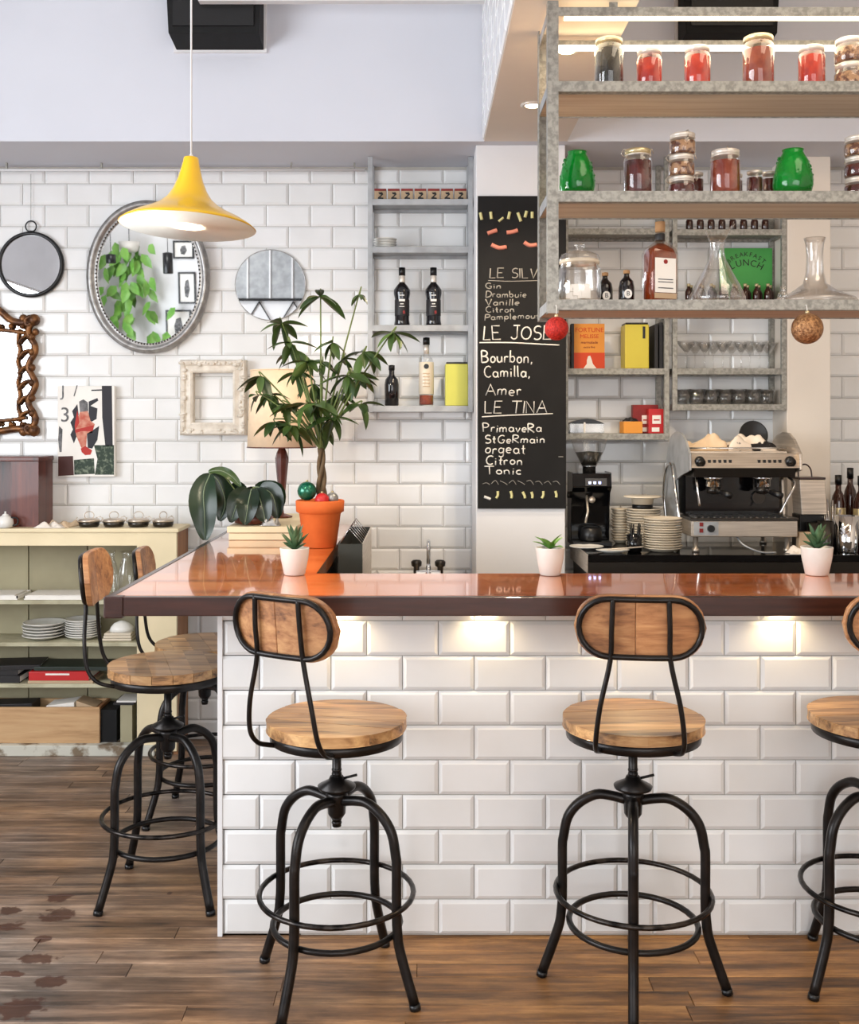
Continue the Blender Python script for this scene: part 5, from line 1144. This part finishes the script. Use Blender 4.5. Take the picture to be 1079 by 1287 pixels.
# big plant in the terracotta pot
D = 4.08; x = xx(402, D); PT = thing('money_tree', 'large palmate-leaved plant in an orange terracotta pot on the left arm of the bar', 'potted plant', (x, D, TOP+.0008)); u = D/F
MB().lathe([(.060, 0), (.063, .003), (.080, .128), (.084, .132), (.092, .136), (.094, .176), (.090, .180), (.083, .178), (.078, .140), (1e-4, .138)], n=36).build('terracotta_pot', M['terracotta'], PT)
MB().lathe([(.077, .140), (.05, .145), (1e-4, .146)], n=24).build('soil', M['soil'], PT)
def L3(zx, zy, dy=0): # zoom px (scale 2.84, origin 240,300) -> local
    return Vector((xx(240+zx/2.84, D+dy)-x, dy, zz(300+zy/2.84, D+dy)-TOP))
mb = MB()
base = L3(466, 930); mid = L3(464, 748); fork = L3(464, 755)
for k in range(3):   # braided trunk
    pts = []
    for j in range(15):
        f = j/14; c_ = base.lerp(mid, f) if f < 1 else mid; r_ = .013*(1-.35*f)+(.008 if j == 0 else 0); a = k*2.094+f*5
        pts.append(c_+Vector((r_*math.cos(a), r_*math.sin(a), 0)))
    pts[0].z = .142; mb.tube(pts, [.0105-.004*j/14 for j in range(15)], 8)
mb.build('trunk', M['bark'], PT)
clusters = [(322,305,.05,1.0),(462,208,-.05,1.05),(602,200,.04,.55),(722,338,-.08,.9),(352,372,-.05,.9),(505,372,-.08,.8),(250,492,.02,.95),(620,405,-.04,1.1),(372,400,.05,1.0),(470,440,.0,.8),(560,490,-.06,1.0),
    (600,500,.05,.9),(412,590,-.08,1.15),(300,655,.0,.8),(355,668,-.06,1.0),(605,592,-.05,.95),(505,640,-.09,1.0),(330,590,-.03,.8),(440,520,.08,.9),(375,480,.0,.8),(520,560,.06,.9),(285,560,.05,.8),(455,590,-.12,1.0),(545,430,.05,.9),(415,440,-.1,.9),(240,560,-.02,.7),(470,660,.02,.85)]
lms = [leaf_mesh('leaf', .122, .0215, M['leaf'], .20, .18), leaf_mesh('leaf', .104, .019, M['leaf'], .30, .18)]
rn = random.Random(21); bmb = MB()
for i, (zx, zy, dy, sc_l) in enumerate(clusters):
    c_ = L3(zx, zy, dy); m1 = fork.lerp(c_, .45)+Vector((0, 0, .03)); 
    if zy > 560: m1 = fork.lerp(c_, .5)+Vector((0, 0, .05))
    pts = smooth_path([fork, m1, c_+Vector((0, 0, .012)), c_], 6); n = len(pts)
    MB().tube(pts, [.0048-.0032*j/n for j in range(n)], 6).build('branch', M['stem'], PT)
    nl = 7 if sc_l > .7 else 5; a0 = rn.random()*6
    for j in range(nl):
        a = a0+2*PI*j/nl+rn.uniform(-.25, .25); el = rn.uniform(-1.05, .12)
        if i in (2, 1): el += .3
        s = sc_l*rn.uniform(.75, 1.1)*(1 if abs(math.cos(a)) > .3 else .85)
        child('leaf', lms[j % 2], PT, c_, aim((math.cos(a)*math.cos(el), math.sin(a)*math.cos(el), math.sin(el)), rn.uniform(-.5, .5)), (s, s, s))
for (px, py, r, m, lab) in ((385.5, 627, 12, 'green_glitter', 'dark green bauble lying in the terracotta pot'), (404.5, 632, 9.0, 'red', 'small red bauble at the foot of the plant trunk'), (417.5, 631, 7.6, 'silver_frame', 'small silver bauble at the right of the terracotta pot')):
    R_ = r*u; dd = {385.5: .036, 404.5: .052, 417.5: .034}[px]; q = Vector((xx(px, D-dd), D-dd, TOP+(.1805 if px == 385.5 else .166 if px == 417.5 else .156)+R_)); t = thing('bauble', lab, 'bauble', q)
    MB().sphere((0, 0, 0), R_, 20).build('ball', M[m], t); MB().lathe([(.005, R_-.002), (.005, R_+.005), (.001, R_+.006)], n=8).build('cap', M['lid_gold'], t)
# cream box at the wall end of the arm, lamp and drooping plant on it
bx_0, bx_1, bfy = xx(285, 4.30), xx(372, 4.30), 4.30; BT = zz(662, 4.30)+.0016
t = thing('cream_box', 'flat cream wooden box at the wall end of the bar arm, under the lamp', 'box', ((bx_0+bx_1)/2, 4.6, TOP+.0008)); w = (bx_1-bx_0)/2
BT0 = BT; BT = BT-.0024
MB().box(-w+.006, -.292, 0, w-.006, .33, (BT-TOP)*.5).build('tray', M['cabinet'], t, bevel=.002)
MB().box(-w, -.30, (BT-TOP)*.5+.003, w, .34, BT-TOP).box(-w+.01, -.285, (BT-TOP)*.5, w-.01, .32, (BT-TOP)*.5+.004).build('lid', M['cabinet'], t, bevel=.003)
BT = BT0; lx = xx(354, 4.72); t = thing('table_lamp', 'table lamp with a cream drum shade and red-brown wooden base behind the big plant', 'lamp', (lx, 4.72, BT)); k = 4.72/F
zs0, zs1 = zz(562, 4.72)-BT, zz(466, 4.72)-BT
MB().lathe([(.046, 0), (.048, .006), (.030, .012), (.010, .018), (.008, .036), (.0085, .040), (.012, .07), (.028, .235), (.030, .262), (.024, .285), (.010, .318), (.006, .326)], n=8, smooth=False).build('base', M['wood_red'], t)
MB().tube([(0, 0, .32), (0, 0, zs1-.03)], .004, 6).build('rod', M['lid_gold'], t)
r1, r2 = 43*k, 39*k
MB().lathe([(r1, zs0), (r2, zs1), (r2-.003, zs1), (r1-.003, zs0)], n=40).build('shade', M['shade'], t)
MB().tube([(x_, y_, zs0) for x_, y_, _ in circ((0, 0), r1, 40)], .003, 6, True).build('trim', M['wood_red'], t)
MB().tube([(x_, y_, zs1) for x_, y_, _ in circ((0, 0), r2, 40)], .003, 6, True).build('top_ring', M['shade'], t)
MB().tube([(-r2, 0, zs1-.004), (0, 0, zs1-.03), (r2, 0, zs1-.004)], .0018, 5).build('spider', M['lid_gold'], t)
# drooping dark plant
D2 = 4.42; x = xx(318, D2); t = thing('drooping_plant', 'dark plant with large drooping leaves in a low dark pot on the cream box', 'potted plant', (x, D2, BT+.0008))
MB().lathe([(.055, 0), (.075, .004), (.085, .030), (.080, .032), (.070, .026), (1e-4, .024)], n=24).build('pot', M['wood_red'], t)
MB().lathe([(.069, .024), (1e-4, .028)], n=18).build('soil', M['soil'], t)
def big_leaf(pts, W_, m='leaf_dark', roll=0):
    path = smooth_path(pts, 5); n = len(path)-1; vs = []; fs = []
    for j, p_ in enumerate(path):
        f = j/n; tg = (path[min(j+1, n)]-path[max(j-1, 0)]).normalized(); side = tg.cross(Vector((0, -1, .35))).normalized(); side = (Matrix.Rotation(roll, 3, tg) @ side)
        nrm = side.cross(tg).normalized(); w = W_*math.sin(PI*min(1, f*.93+.04))**.8
        for v in (-1, -.5, 0, .5, 1): vs.append(p_+side*v*w+nrm*(abs(v)**1.3*w*.35)+nrm*.004*math.sin(f*14)*abs(v))
    for j in range(n):
        for i in range(4): a = j*5+i; fs.append((a, a+1, a+6, a+5))
    mb = MB().add(vs, fs, 0, True); mb.tube([p_-Vector((0, .0015, 0)) for p_ in path[:-1]], [.003*(1-.7*j/n) for j in range(n)], 5, m=1)
    return mb.build('leaf', [M[m], M['leaf_vein']], t)
def V2(px, py, dy=0): return Vector((xx(px, D2+dy)-x, dy, zz(py, D2+dy)-BT))
def petiole(a, b): MB().tube(smooth_path([Vector((0, 0, .025)), (Vector(a)+Vector(b))/2+Vector((0, 0, .02)), Vector(b)], 5), .0032, 6).build('leaf_stalk', M['stem'], t)
big_leaf([V2(264, 596, -.02), V2(256, 618, -.06), V2(257, 648, -.08), V2(258, 679, -.08)], .058)
big_leaf([V2(262, 594, .02), V2(275, 606, .02), V2(283, 632, .03), V2(276, 655, .03)], .045)
petiole(V2(300, 615), V2(264, 595)); 
big_leaf([V2(262, 593, 0), V2(278, 592, 0), V2(292, 600, 0), V2(303, 612, 0)], .020, 'leaf')
for (a, b, c_, dy, w) in (((312,616),(300,628),(290,657),-.06,.042), ((316,615),(312,632),(308,660),-.09,.046), ((322,615),(328,632),(334,657),-.08,.046), ((326,613),(342,622),(349,652),-.04,.044), ((320,612),(345,618),(352,640),.04,.040), ((310,614),(296,620),(286,645),.04,.040), ((318,612),(318,625),(322,650),.07,.05)):
    big_leaf([V2(*a, dy*.3), V2(*b, dy), V2(*c_, dy*1.3)], w); petiole(V2(318, 640), V2(*a, dy*.3))
napkin('crumpled silvery wrapping at the right foot of the drooping plant', xx(340, 4.33), 4.325, .075, .03, 'silver_frame', .035, 6, BT, 'foil_wrap', 'foil')

# ================================================================ SINK SIDE BEHIND THE BAR
t = thing('sink_counter', 'steel sink counter against the tiles behind the bar', 'counter', (0, 4.7, 0))
MB().box(-.33, 3.95-4.7, 0, .235, .38, .76).build('base', M['grey_box'], t)
MB().box(-.33, 3.93-4.7, .76, .235, .395, .80).build('top', M['steel'], t, bevel=.003)
MB().box(-.10, -.3, .800, .20, .10, .804).build('basin_rim', M['dark_steel'], t)
t = thing('tap', 'chrome mixer tap with two cross handles behind the bar, in front of the tiles', 'tap', (xx(538, 5.0), 5.0, .80)); k = 5.0/F
MB().lathe([(.022, 0), (.020, .02), (.012, .03), (.012, .06)], n=16).tube(smooth_path([(0, 0, .05), (0, 0, .13), (0, -.02, .168), (0, -.06, .165), (0, -.075, .13)], 6), .0095, 10).build('spout', M['chrome'], t)
MB().box(-.06, -.015, .008, .06, .015, .030).build('bridge', M['chrome'], t, bevel=.004)
for s in (-1, 1):
    MB().lathe([(.014, .0), (.014, .045), (.024, .050), (.026, .070), (.018, .078), (1e-4, .080)], c=(s*.056, 0, 0), n=12).build('handle', M['dark_steel'], t)
t = thing('steel_trough', 'long dark grey trough with wire divider beside the terracotta pot', 'trough', (-.266, 4.25, .8006)); w = .044; z1 = zz(684, 3.95)-.80
for s in (-1, 1): MB().box(s*w-.002, -.30, 0, s*w+.002, .36, z1).build('side', M['grey_box'] if s < 0 else M['steel'], t)
MB().box(-w, -.302, 0, w, -.298, z1).build('front', M['grey_box'], t); MB().box(-w, .356, 0, w, .36, z1).build('end', M['grey_box'], t); MB().box(-w, -.3, 0, w, .36, .004).build('bottom', M['grey_box'], t)
for i in range(7): MB().tube([(-w+.004, -.26+i*.07, z1-.002), (-w*.2, -.26+i*.07, z1+.055), (w-.004, -.26+i*.07, z1-.002)], .002, 5).build('wire', M['chrome'], t)
t = thing('wire_whisk', 'thin wire hook standing right of the grey trough', 'utensil', (xx(459, 4.9), 4.9, .80)); MB().tube(smooth_path([(0, 0, 0), (-.012, 0, .10), (-.008, 0, .17), (0, 0, .185), (.008, 0, .17), (.012, 0, .10), (.003, 0, 0)], 6), .003, 6).build('wire', M['dark_steel'], t)

# ================================================================ COFFEE COUNTER
KT = zz(697.5, 4.4)
t = thing('coffee_counter', 'black work counter carrying the espresso machine and crockery behind the bar', 'counter', (1.6, 4.75, 0)); k0 = -Vector((1.6, 4.75, 0))
MB().box(.70, 4.42, 0, 3.0, 4.895, KT-.07).build('base', M['black'], t, loc=k0)
MB().box(.69, 4.40, KT-.03, 3.0, 4.897, KT).build('worktop', M['black_gloss'], t, loc=k0, bevel=.002)
MB().box(.69, 4.402, KT-.075, 3.0, 4.42, KT-.031).build('front_panel', M['dark_steel'], t, loc=k0)
MB().box(.686, 4.40, KT-.075, .690, 4.897, KT+.002).build('end_trim', M['steel'], t, loc=k0)
MB().box(xx(928, 4.395), 4.39, KT-.105, xx(983, 4.395), 4.418, KT-.098).build('handle', M['steel'], t, loc=k0)
KT += .0005
# grinder
y = 4.80; x = xx(740, y); t = thing('coffee_grinder', 'black coffee grinder with clear bean hopper and small blue display, left of the espresso machine', 'grinder', (x, y, KT)); w = 24*y/F
def gz(py): return zz(py, y)-KT
hb = gz(594)
MB().hexa([(-w, -.10, 0), (w, -.10, 0), (w, .085, 0), (-w, .085, 0), (-w, -.10, .02), (w, -.10, .02), (w, .085, .02), (-w, .085, .02)]).build('base_tray', M['black'], t, bevel=.003)
MB().prism([(-.02, .02), (.085, .02), (.085, hb), (-.075, hb), (-.085, hb-.06), (-.05, hb-.085), (-.03, hb-.15)], -w, w, 'x').build('body', M['black_gloss'], t, bevel=.004)
MB().box(-w*.35, -.0885, hb-.055, w*.75, -.080, hb-.022).build('display', M['dark_steel'], t)
for i in range(3): MB().box(-w*.18+i*.022, -.0900, hb-.046, -w*.18+i*.022+.010, -.0883, hb-.036).build('display_light', M['blue_led'], t)
MB().tube([(0, -.075, hb-.12), (0, -.09, hb-.115)], .014, 10).build('dose_knob', M['steel'], t)
MB().tube([(-w*.2, -.04, hb-.10), (-w*.2, -.075, hb-.17), (-w*.35, -.09, hb-.22)], .006, 8).build('fork_holder', M['steel'], t)
MB().tube([(-w, .0, hb-.10), (-w-.012, 0, hb-.10)], .016, 10).build('side_knob', M['dark_steel'], t)
MB().lathe([(.045, .02), (.050, .03), (.048, .075), (.03, .085)], c=(.0, -.055, 0), n=16).build('dose_cup', M['black'], t)
MB().lathe([(.030, hb), (.030, hb+.028), (.034, hb+.03)], n=20).build('hopper_collar', M['chrome'], t)
hh_ = gz(551)
MB().lathe([(.032, hb+.028), (.036, hb+.034), (.070, hb+.105), (.080, hh_-.012), (.081, hh_-.010)], n=28).build('hopper', M['glass'], t)
MB().lathe([(.030, hb+.032), (.034, hb+.036), (.062, hb+.092), (1e-4, hb+.098)], n=24).build('coffee_beans', M['jam_dark'], t)
MB().lathe([(.082, hh_-.010), (.082, hh_-.006), (.06, hh_), (1e-4, hh_+.002)], n=24).build('hopper_lid', M['glass'], t)
# plates
yk = 4.52
stack(13, xx(832, yk), yk, KT, 24.5*yk/F, .0104, 'cream plate in the front stack beside the espresso machine', 'front plate stack on the coffee counter', 'cream_china')
yk2 = 4.72; zt = stack(14, xx(809, yk2), yk2, KT, 22*yk2/F, .0115, 'cream plate in the tall rear stack between grinder and machine', 'tall rear plate stack', 'cream_china')
t = thing('serving_bowl', 'wide cream bowl on a dark stand, on top of the tall rear plate stack', 'bowl', (xx(807, yk2), yk2, zt+.006))
MB().lathe([(.045, 0), (.046, .018), (.03, .02)], n=24).build('foot', M['black'], t); MB().lathe([(.045, .020), (.05, .045), (.075, .050), (.088, .052), (.080, .058), (1e-4, .056)], n=28).build('dish', M['cream_china'], t)
stack(12, xx(779, 4.84), 4.84, KT, .040, .0125, 'small cream saucer in the narrow stack just right of the grinder', 'narrow saucer stack', 'cream_china', 'saucer', 'saucer')
t = thing('cup_with_straws', 'small black cup full of black straws left of the front plate stack', 'cup', (xx(797, 4.50), 4.50, KT))
MB().lathe([(.026, 0), (.030, .004), (.032, .075), (.029, .075), (.026, .008), (1e-4, .007)], n=18).build('cup', M['black_gloss'], t)
rn = random.Random(2)
for i in range(14): a = rn.uniform(0, 6.28); q_ = rn.uniform(.004, .016); MB().tube([(q_*math.cos(a), q_*math.sin(a), .01), (q_*1.6*math.cos(a), q_*1.6*math.sin(a), rn.uniform(.10, .13))], .0028, 5).build('straw', M['black'], t)
t = thing('white_spoon_rest', 'shallow white dish with a spoon at the front of the coffee counter', 'dish', (xx(768, 4.50), 4.47, KT)); MB().lathe([(.035, 0), (.06, .010), (.066, .014), (.06, .013), (1e-4, .006)], n=24, sx=1.1, sy=.6).build('dish', M['white_china'], t)
MB().tube(smooth_path([(-.02, 0, .014), (.05, -.01, .020), (.13, -.005, .026)], 4), .004, 6).build('spoon', M['steel'], t)
plate('plate', 'single white plate in front of the coffee grinder', 'plate', None, xx(738, 4.60), 4.63, KT, .075, 'white_china', .010)
# espresso machine
y0 = 4.47; mx = (xx(868, y0)+xx(1002, y0))/2; t = thing('espresso_machine', 'two-group steel espresso machine with rounded side panels and cloths on top', 'espresso machine', (mx, y0, KT))
hw = (xx(1002, y0)-xx(868, y0))/2
def ez(py, D_=y0): return zz(py, D_)-KT
def E(n, mb, m, **k): return mb.build(n, M[m], t, **k)
z_lo, z_tr = ez(675), ez(651)
for s in (-1, 1):
    for d in (.04, .36): E('foot', MB().lathe([(.016, 0), (.016, .012), (.011, .016), (.011, z_lo+.004)], c=(s*(hw-.03), d, 0), n=12), 'steel')
E('lower_body', MB().box(-hw, .0, z_lo, hw, .40, z_tr-.012), 'steel', bevel=.004)
E('drip_tray', MB().box(-hw-.004, -.006, z_tr-.012, hw+.004, .20, z_tr), 'dark_steel', bevel=.003)
mb = MB()
for i in range(16): mb.box(-hw+.02+i*(2*hw-.04)/16, .006, z_tr, -hw+.028+i*(2*hw-.04)/16, .17, z_tr+.004)
E('drip_grille', mb, 'chrome')
E('switch_plate', MB().box(-hw+.012, -.003, z_lo+.008, -hw+.115, 0, z_tr-.016), 'galv_light')
E('rocker_switch', MB().box(-hw+.035, -.007, z_lo+.046, -hw+.050, -.003, z_lo+.062), 'dark_red'); E('rocker_switch', MB().box(-hw+.035, -.007, z_lo+.020, -hw+.050, -.003, z_lo+.036), 'dark_red')
E('dial', MB().prism([(-hw+.082+.015*math.cos(2*PI*i/20), (z_lo+z_tr)/2-.004+.015*math.sin(2*PI*i/20)) for i in range(20)], -.016, -.003, 'y'), 'black')
E('back_panel', MB().box(-hw+.02, .17, z_tr, hw-.02, .38, ez(600)), 'black_gloss')
z_h0, z_h1, z_h2 = ez(600), ez(588), ez(570)
E('head_canopy', MB().prism([(.0, z_h0), (.38, z_h0), (.38, z_h1+.005), (-.01, z_h1)], -hw+.012, hw-.012, 'x'), 'dark_steel', bevel=.003)
E('control_panel', MB().prism([(-.02, z_h1), (.1, z_h1), (.1, z_h2), (.02, z_h2)], -hw-.005, hw+.005, 'x'), 'steel', bevel=.003)
E('upper_body', MB().box(-hw+.01, .10, z_h1, hw-.01, .38, z_h2+.0), 'steel', bevel=.003)
sl = (.04)/(z_h2-z_h1)
def onpanel(zf): return -.02+.04*zf
for s in (-1, 1):
    q_ = s*(hw-.035); zc_ = (z_h1+z_h2)/2
    E('knob', MB().tube([(q_, onpanel(.5), zc_), (q_, onpanel(.5)-.022, zc_-.008)], .021, 20), 'black'); E('knob_cap', MB().tube([(q_, onpanel(.5)-.022, zc_-.008), (q_, onpanel(.5)-.024, zc_-.009)], .010, 14), 'dark_steel')
    for i in range(5): xq = s*.105+(i-2)*.022; E('button', MB().box(xq-.006, onpanel(.45)-.004, zc_-.010, xq+.006, onpanel(.6)+.002, zc_+.004), 'black')
for s in (-1, 1):
    gx = s*.105-.01
    E('group_head', MB().lathe([(.030, z_h0-.045), (.033, z_h0-.040), (.033, z_h0-.012), (.040, z_h0-.010), (.040, z_h0+.002)], c=(gx, .06, 0), n=24), 'chrome')
    E('portafilter', MB().lathe([(.012, z_h0-.075), (.028, z_h0-.068), (.030, z_h0-.046)], c=(gx, .06, 0), n=18).tube([(gx, .04, z_h0-.056), (gx+.01, -.02, z_h0-.060)], .007, 8), 'dark_steel')
    E('portafilter_grip', MB().tube([(gx+.01, -.02, z_h0-.060), (gx+.025, -.10, z_h0-.070)], [.011, .014], 10), 'black')
E('gauge', MB().prism([(.11+.028*math.cos(2*PI*i/24), z_tr+.075+.028*math.sin(2*PI*i/24)) for i in range(24)], .155, .172, 'y'), 'dark_steel')
E('steam_wand', MB().tube(smooth_path([(hw-.03, .03, z_h0), (hw-.02, -.02, z_h0-.03), (hw-.06, -.03, z_h0-.10), (hw-.085, -.03, z_h0-.15)], 5), .005, 8), 'chrome')
E('steam_wand', MB().tube(smooth_path([(-hw+.03, .03, z_h0), (-hw+.02, -.02, z_h0-.03), (-hw+.03, -.025, z_h0-.12)], 5), .005, 8), 'chrome')
side = [(-.02, z_h1-.01), (-.015, z_h2+.0), (.02, z_h2+.03), (.06, z_h2+.06), (.12, z_h2+.085), (.20, z_h2+.09), (.28, z_h2+.075), (.34, z_h2+.04), (.38, z_h2-.02), (.40, z_h2-.08), (.405, z_lo+.05), (.38, z_lo+.01), (.20, z_lo+.01), (.19, z_tr), (.21, z_h1-.06), (.12, z_h1-.035)]
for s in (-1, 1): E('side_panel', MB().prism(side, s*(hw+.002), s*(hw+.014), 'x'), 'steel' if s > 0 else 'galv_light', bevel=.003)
E('side_rail', MB().tube(smooth_path([(-hw-.02, .10, z_lo+.02), (-hw-.03, .12, z_tr+.06), (-hw-.03, .22, z_h1), (-hw-.03, .32, z_h1-.02), (-hw-.03, .37, z_tr+.08), (-hw-.02, .36, z_lo+.02)], 8), .007, 8), 'chrome')
E('cup_rail', MB().tube([(-hw+.01, .105, z_h2+.02), (hw-.01, .105, z_h2+.02)], .004, 6), 'chrome')
E('cup_tray', MB().box(-hw+.012, .10, z_h2, hw-.012, .37, z_h2+.006), 'steel')
E('drain_hose', MB().tube(smooth_path([(-.02, .05, z_lo), (-.01, -.02, z_lo-.03), (.05, -.05, .01), (.12, -.04, .006)], 5), .004, 6), 'galv_light')
# cloths and dark round thing on top
def drape(name, lab, X, Y, Z, w, d, h, m, seed, cat='cloth'):
    rn = random.Random(seed); n = 20; vs = []; fs = []
    ph = [rn.uniform(0, 6.28) for _ in range(8)]
    for s_ in (0, 1):
        for j in range(n+1):
            for i in range(n+1):
                a, b = i/n, j/n; e = min(1, 5*min(a, 1-a, b, 1-b)+.02)
                z_ = h*(.62+.30*math.sin(6*a+ph[0]+3*b+1.5*math.sin(5*b+ph[1]))+.14*math.sin(17*a-9*b+ph[3])*math.cos(7*b+ph[2]))*e**.45 if s_ else 0
                vs.append(((a-.5)*w*(1+.15*math.sin(7*b+ph[4])), (b-.5)*d*(1+.15*math.sin(6*a+ph[5])), max(0, z_)+(.003 if s_ else 0)))
    N_ = (n+1)**2
    for s_ in (0, 1):
        for j in range(n):
            for i in range(n): a = s_*N_+j*(n+1)+i; q_ = (a, a+1, a+n+2, a+n+1); fs.append(q_ if s_ else tuple(reversed(q_)))
    rim = [i for i in range(n)]+[j*(n+1)+n for j in range(n)]+[n*(n+1)+n-i for i in range(n)]+[(n-j)*(n+1) for j in range(n)]
    for a, b in zip(rim, rim[1:]+rim[:1]): fs.append((a, b, b+N_, a+N_))
    o = MB().add(vs, fs, 0, True).build(name, m if not isinstance(m, str) else M[m], None, (X, Y, Z)); return tag(o, lab, cat)
ZT = KT+z_h2+.0062
drape('crumpled_cloth', 'crumpled peach-coloured cloth on the left of the espresso machine top', mx-.115, y0+.24, ZT, .165, .16, .075, 'cloth', 4)
M['striped'] = mat('black_and_cream_print', (226, 212, 196), .9, col2=(24, 20, 20), scale=11, contrast=(.55, .58), bump=.1)
drape('patterned_cloth', 'cream cloth with black pattern on the right of the espresso machine top', mx+.085, y0+.225, ZT, .19, .14, .07, M['striped'], 13)
t = thing('round_tray', 'black round tray leaning behind the patterned cloth on the machine', 'tray', (mx+.142, y0+.34, ZT)); 
MB().lathe([(.061, 0), (.066, .010), (.062, .008), (1e-4, .004)], n=32).build('tray', M['black'], t, loc=(0, 0, .067), rot=(rd(80), 0, 0))
# right end of the counter
y = 4.62; X = xx(1016, y); t = thing('steel_box', 'brushed steel box with a thin dark wire handle, right of the espresso machine', 'box', (X, y, KT)); zb0, zb1 = zz(646, y)-KT, zz(602, y)-KT; w = 17*y/F
MB().box(-w*.9, -.04, 0, w*.9, .06, zb0).build('stand', M['black'], t, bevel=.003)
MB().hexa([(-w*.82, -.05, zb0), (w*1.05, -.05, zb0), (w*1.05, .06, zb0), (-w*.82, .06, zb0), (-w, -.05, zb1), (w*.9, -.05, zb1), (w*.9, .06, zb1), (-w, .06, zb1)]).build('body', M['steel'], t, bevel=.004)
MB().box(-w, -.052, zb1, w*.92, .062, zb1+.010).build('lid', M['slab_edge'], t, bevel=.002)
MB().tube(smooth_path([(-w*.9, -.02, zb1), (-w*.85, -.02, zb1+.05), (-w*.4, -.02, zb1+.065), (0, -.02, zb1+.045), (w*.1, -.02, zb1+.005)], 6), .0035, 6).build('handle', M['slab_edge'], t)
for (px, y_, tp_, r_, lab, g) in ((1053, 4.80, 597, .031, 'amber spirit bottle with a cream label, left of the two by the right wall tiles', 1), (1068, 4.855, 588, .030, 'taller dark-capped bottle behind the cream-labelled one at right', 0), (1082, 4.74, 598, .034, 'dark bottle cut off by the right edge of the picture', 0)):
    h = zz(tp_, y_)-KT
    t = bottle('spirit_bottle', lab, xx(px, y_), y_, KT, [(r_*.9, 0), (r_, .004), (r_, h*.60), (r_*.8, h*.70), (r_*.42, h*.78), (r_*.40, h*.92)], 'brown_glass', [('cap', [(r_*.48, h*.86), (r_*.48, h), (1e-4, h+.001)], 'black')], group='bottles at the right end of the coffee counter')
    if g or px > 1070: MB().lathe([(r_+.0004, h*.25), (r_+.0010, h*.26), (r_+.0010, h*.52), (r_+.0004, h*.53)], n=20).build('label', M['lid_gold'], t)
def shaker(lab, px, y_, tp_, r_, m='chrome'):
    h = zz(tp_, y_)-KT; t = thing('steel_beaker', lab, 'beaker', (xx(px, y_), y_, KT), 0, 'steel beakers at the right end')
    MB().lathe([(r_*.78, 0), (r_*.8, .003), (r_, h), (r_*.96, h), (r_*.75, .006), (1e-4, .005)], n=24).build('cup', M[m], t); return t
shaker('polished steel beaker at the far right of the coffee counter', 1064, 4.50, 648, .050); shaker('dark steel beaker between the right potted succulent and the polished beaker', 1037, 4.54, 655, .034, 'dark_steel')
shaker('small dark steel beaker right behind the right succulent', 1021, 4.535, 657, .026, 'dark_steel'); shaker('steel beaker cut by the right edge', 1095, 4.47, 652, .045)
t = thing('bar_tool_pot', 'black pot with metal bar tools behind the right succulent', 'utensil pot', (xx(1045, 4.66), 4.66, KT)); MB().lathe([(.034, 0), (.036, .10), (.033, .10), (.03, .01), (1e-4, .01)], n=18).build('pot', M['black'], t)
for i in range(7): a = i*.9; MB().tube([(.012*math.cos(a), .012*math.sin(a), .02), (.04*math.cos(a), .03*math.sin(a), .17+.02*(i % 3))], .003, 6).build('bar_tool', M['chrome'], t)
t = thing('kraft_packet', 'small beige packet under the steel box at the machine\'s right foot', 'packet', (xx(1010, 4.5), 4.50, KT)); MB().box(-.028, -.02, 0, .028, .02, .085).build('packet', M['kraft'], t, bevel=.003)
napkin('folded white cloth lying right of the machine\'s front foot', xx(1008, 4.43), 4.435, .11, .06, 'cloth_white', .035, 17, KT, 'folded_cloth', 'cloth')
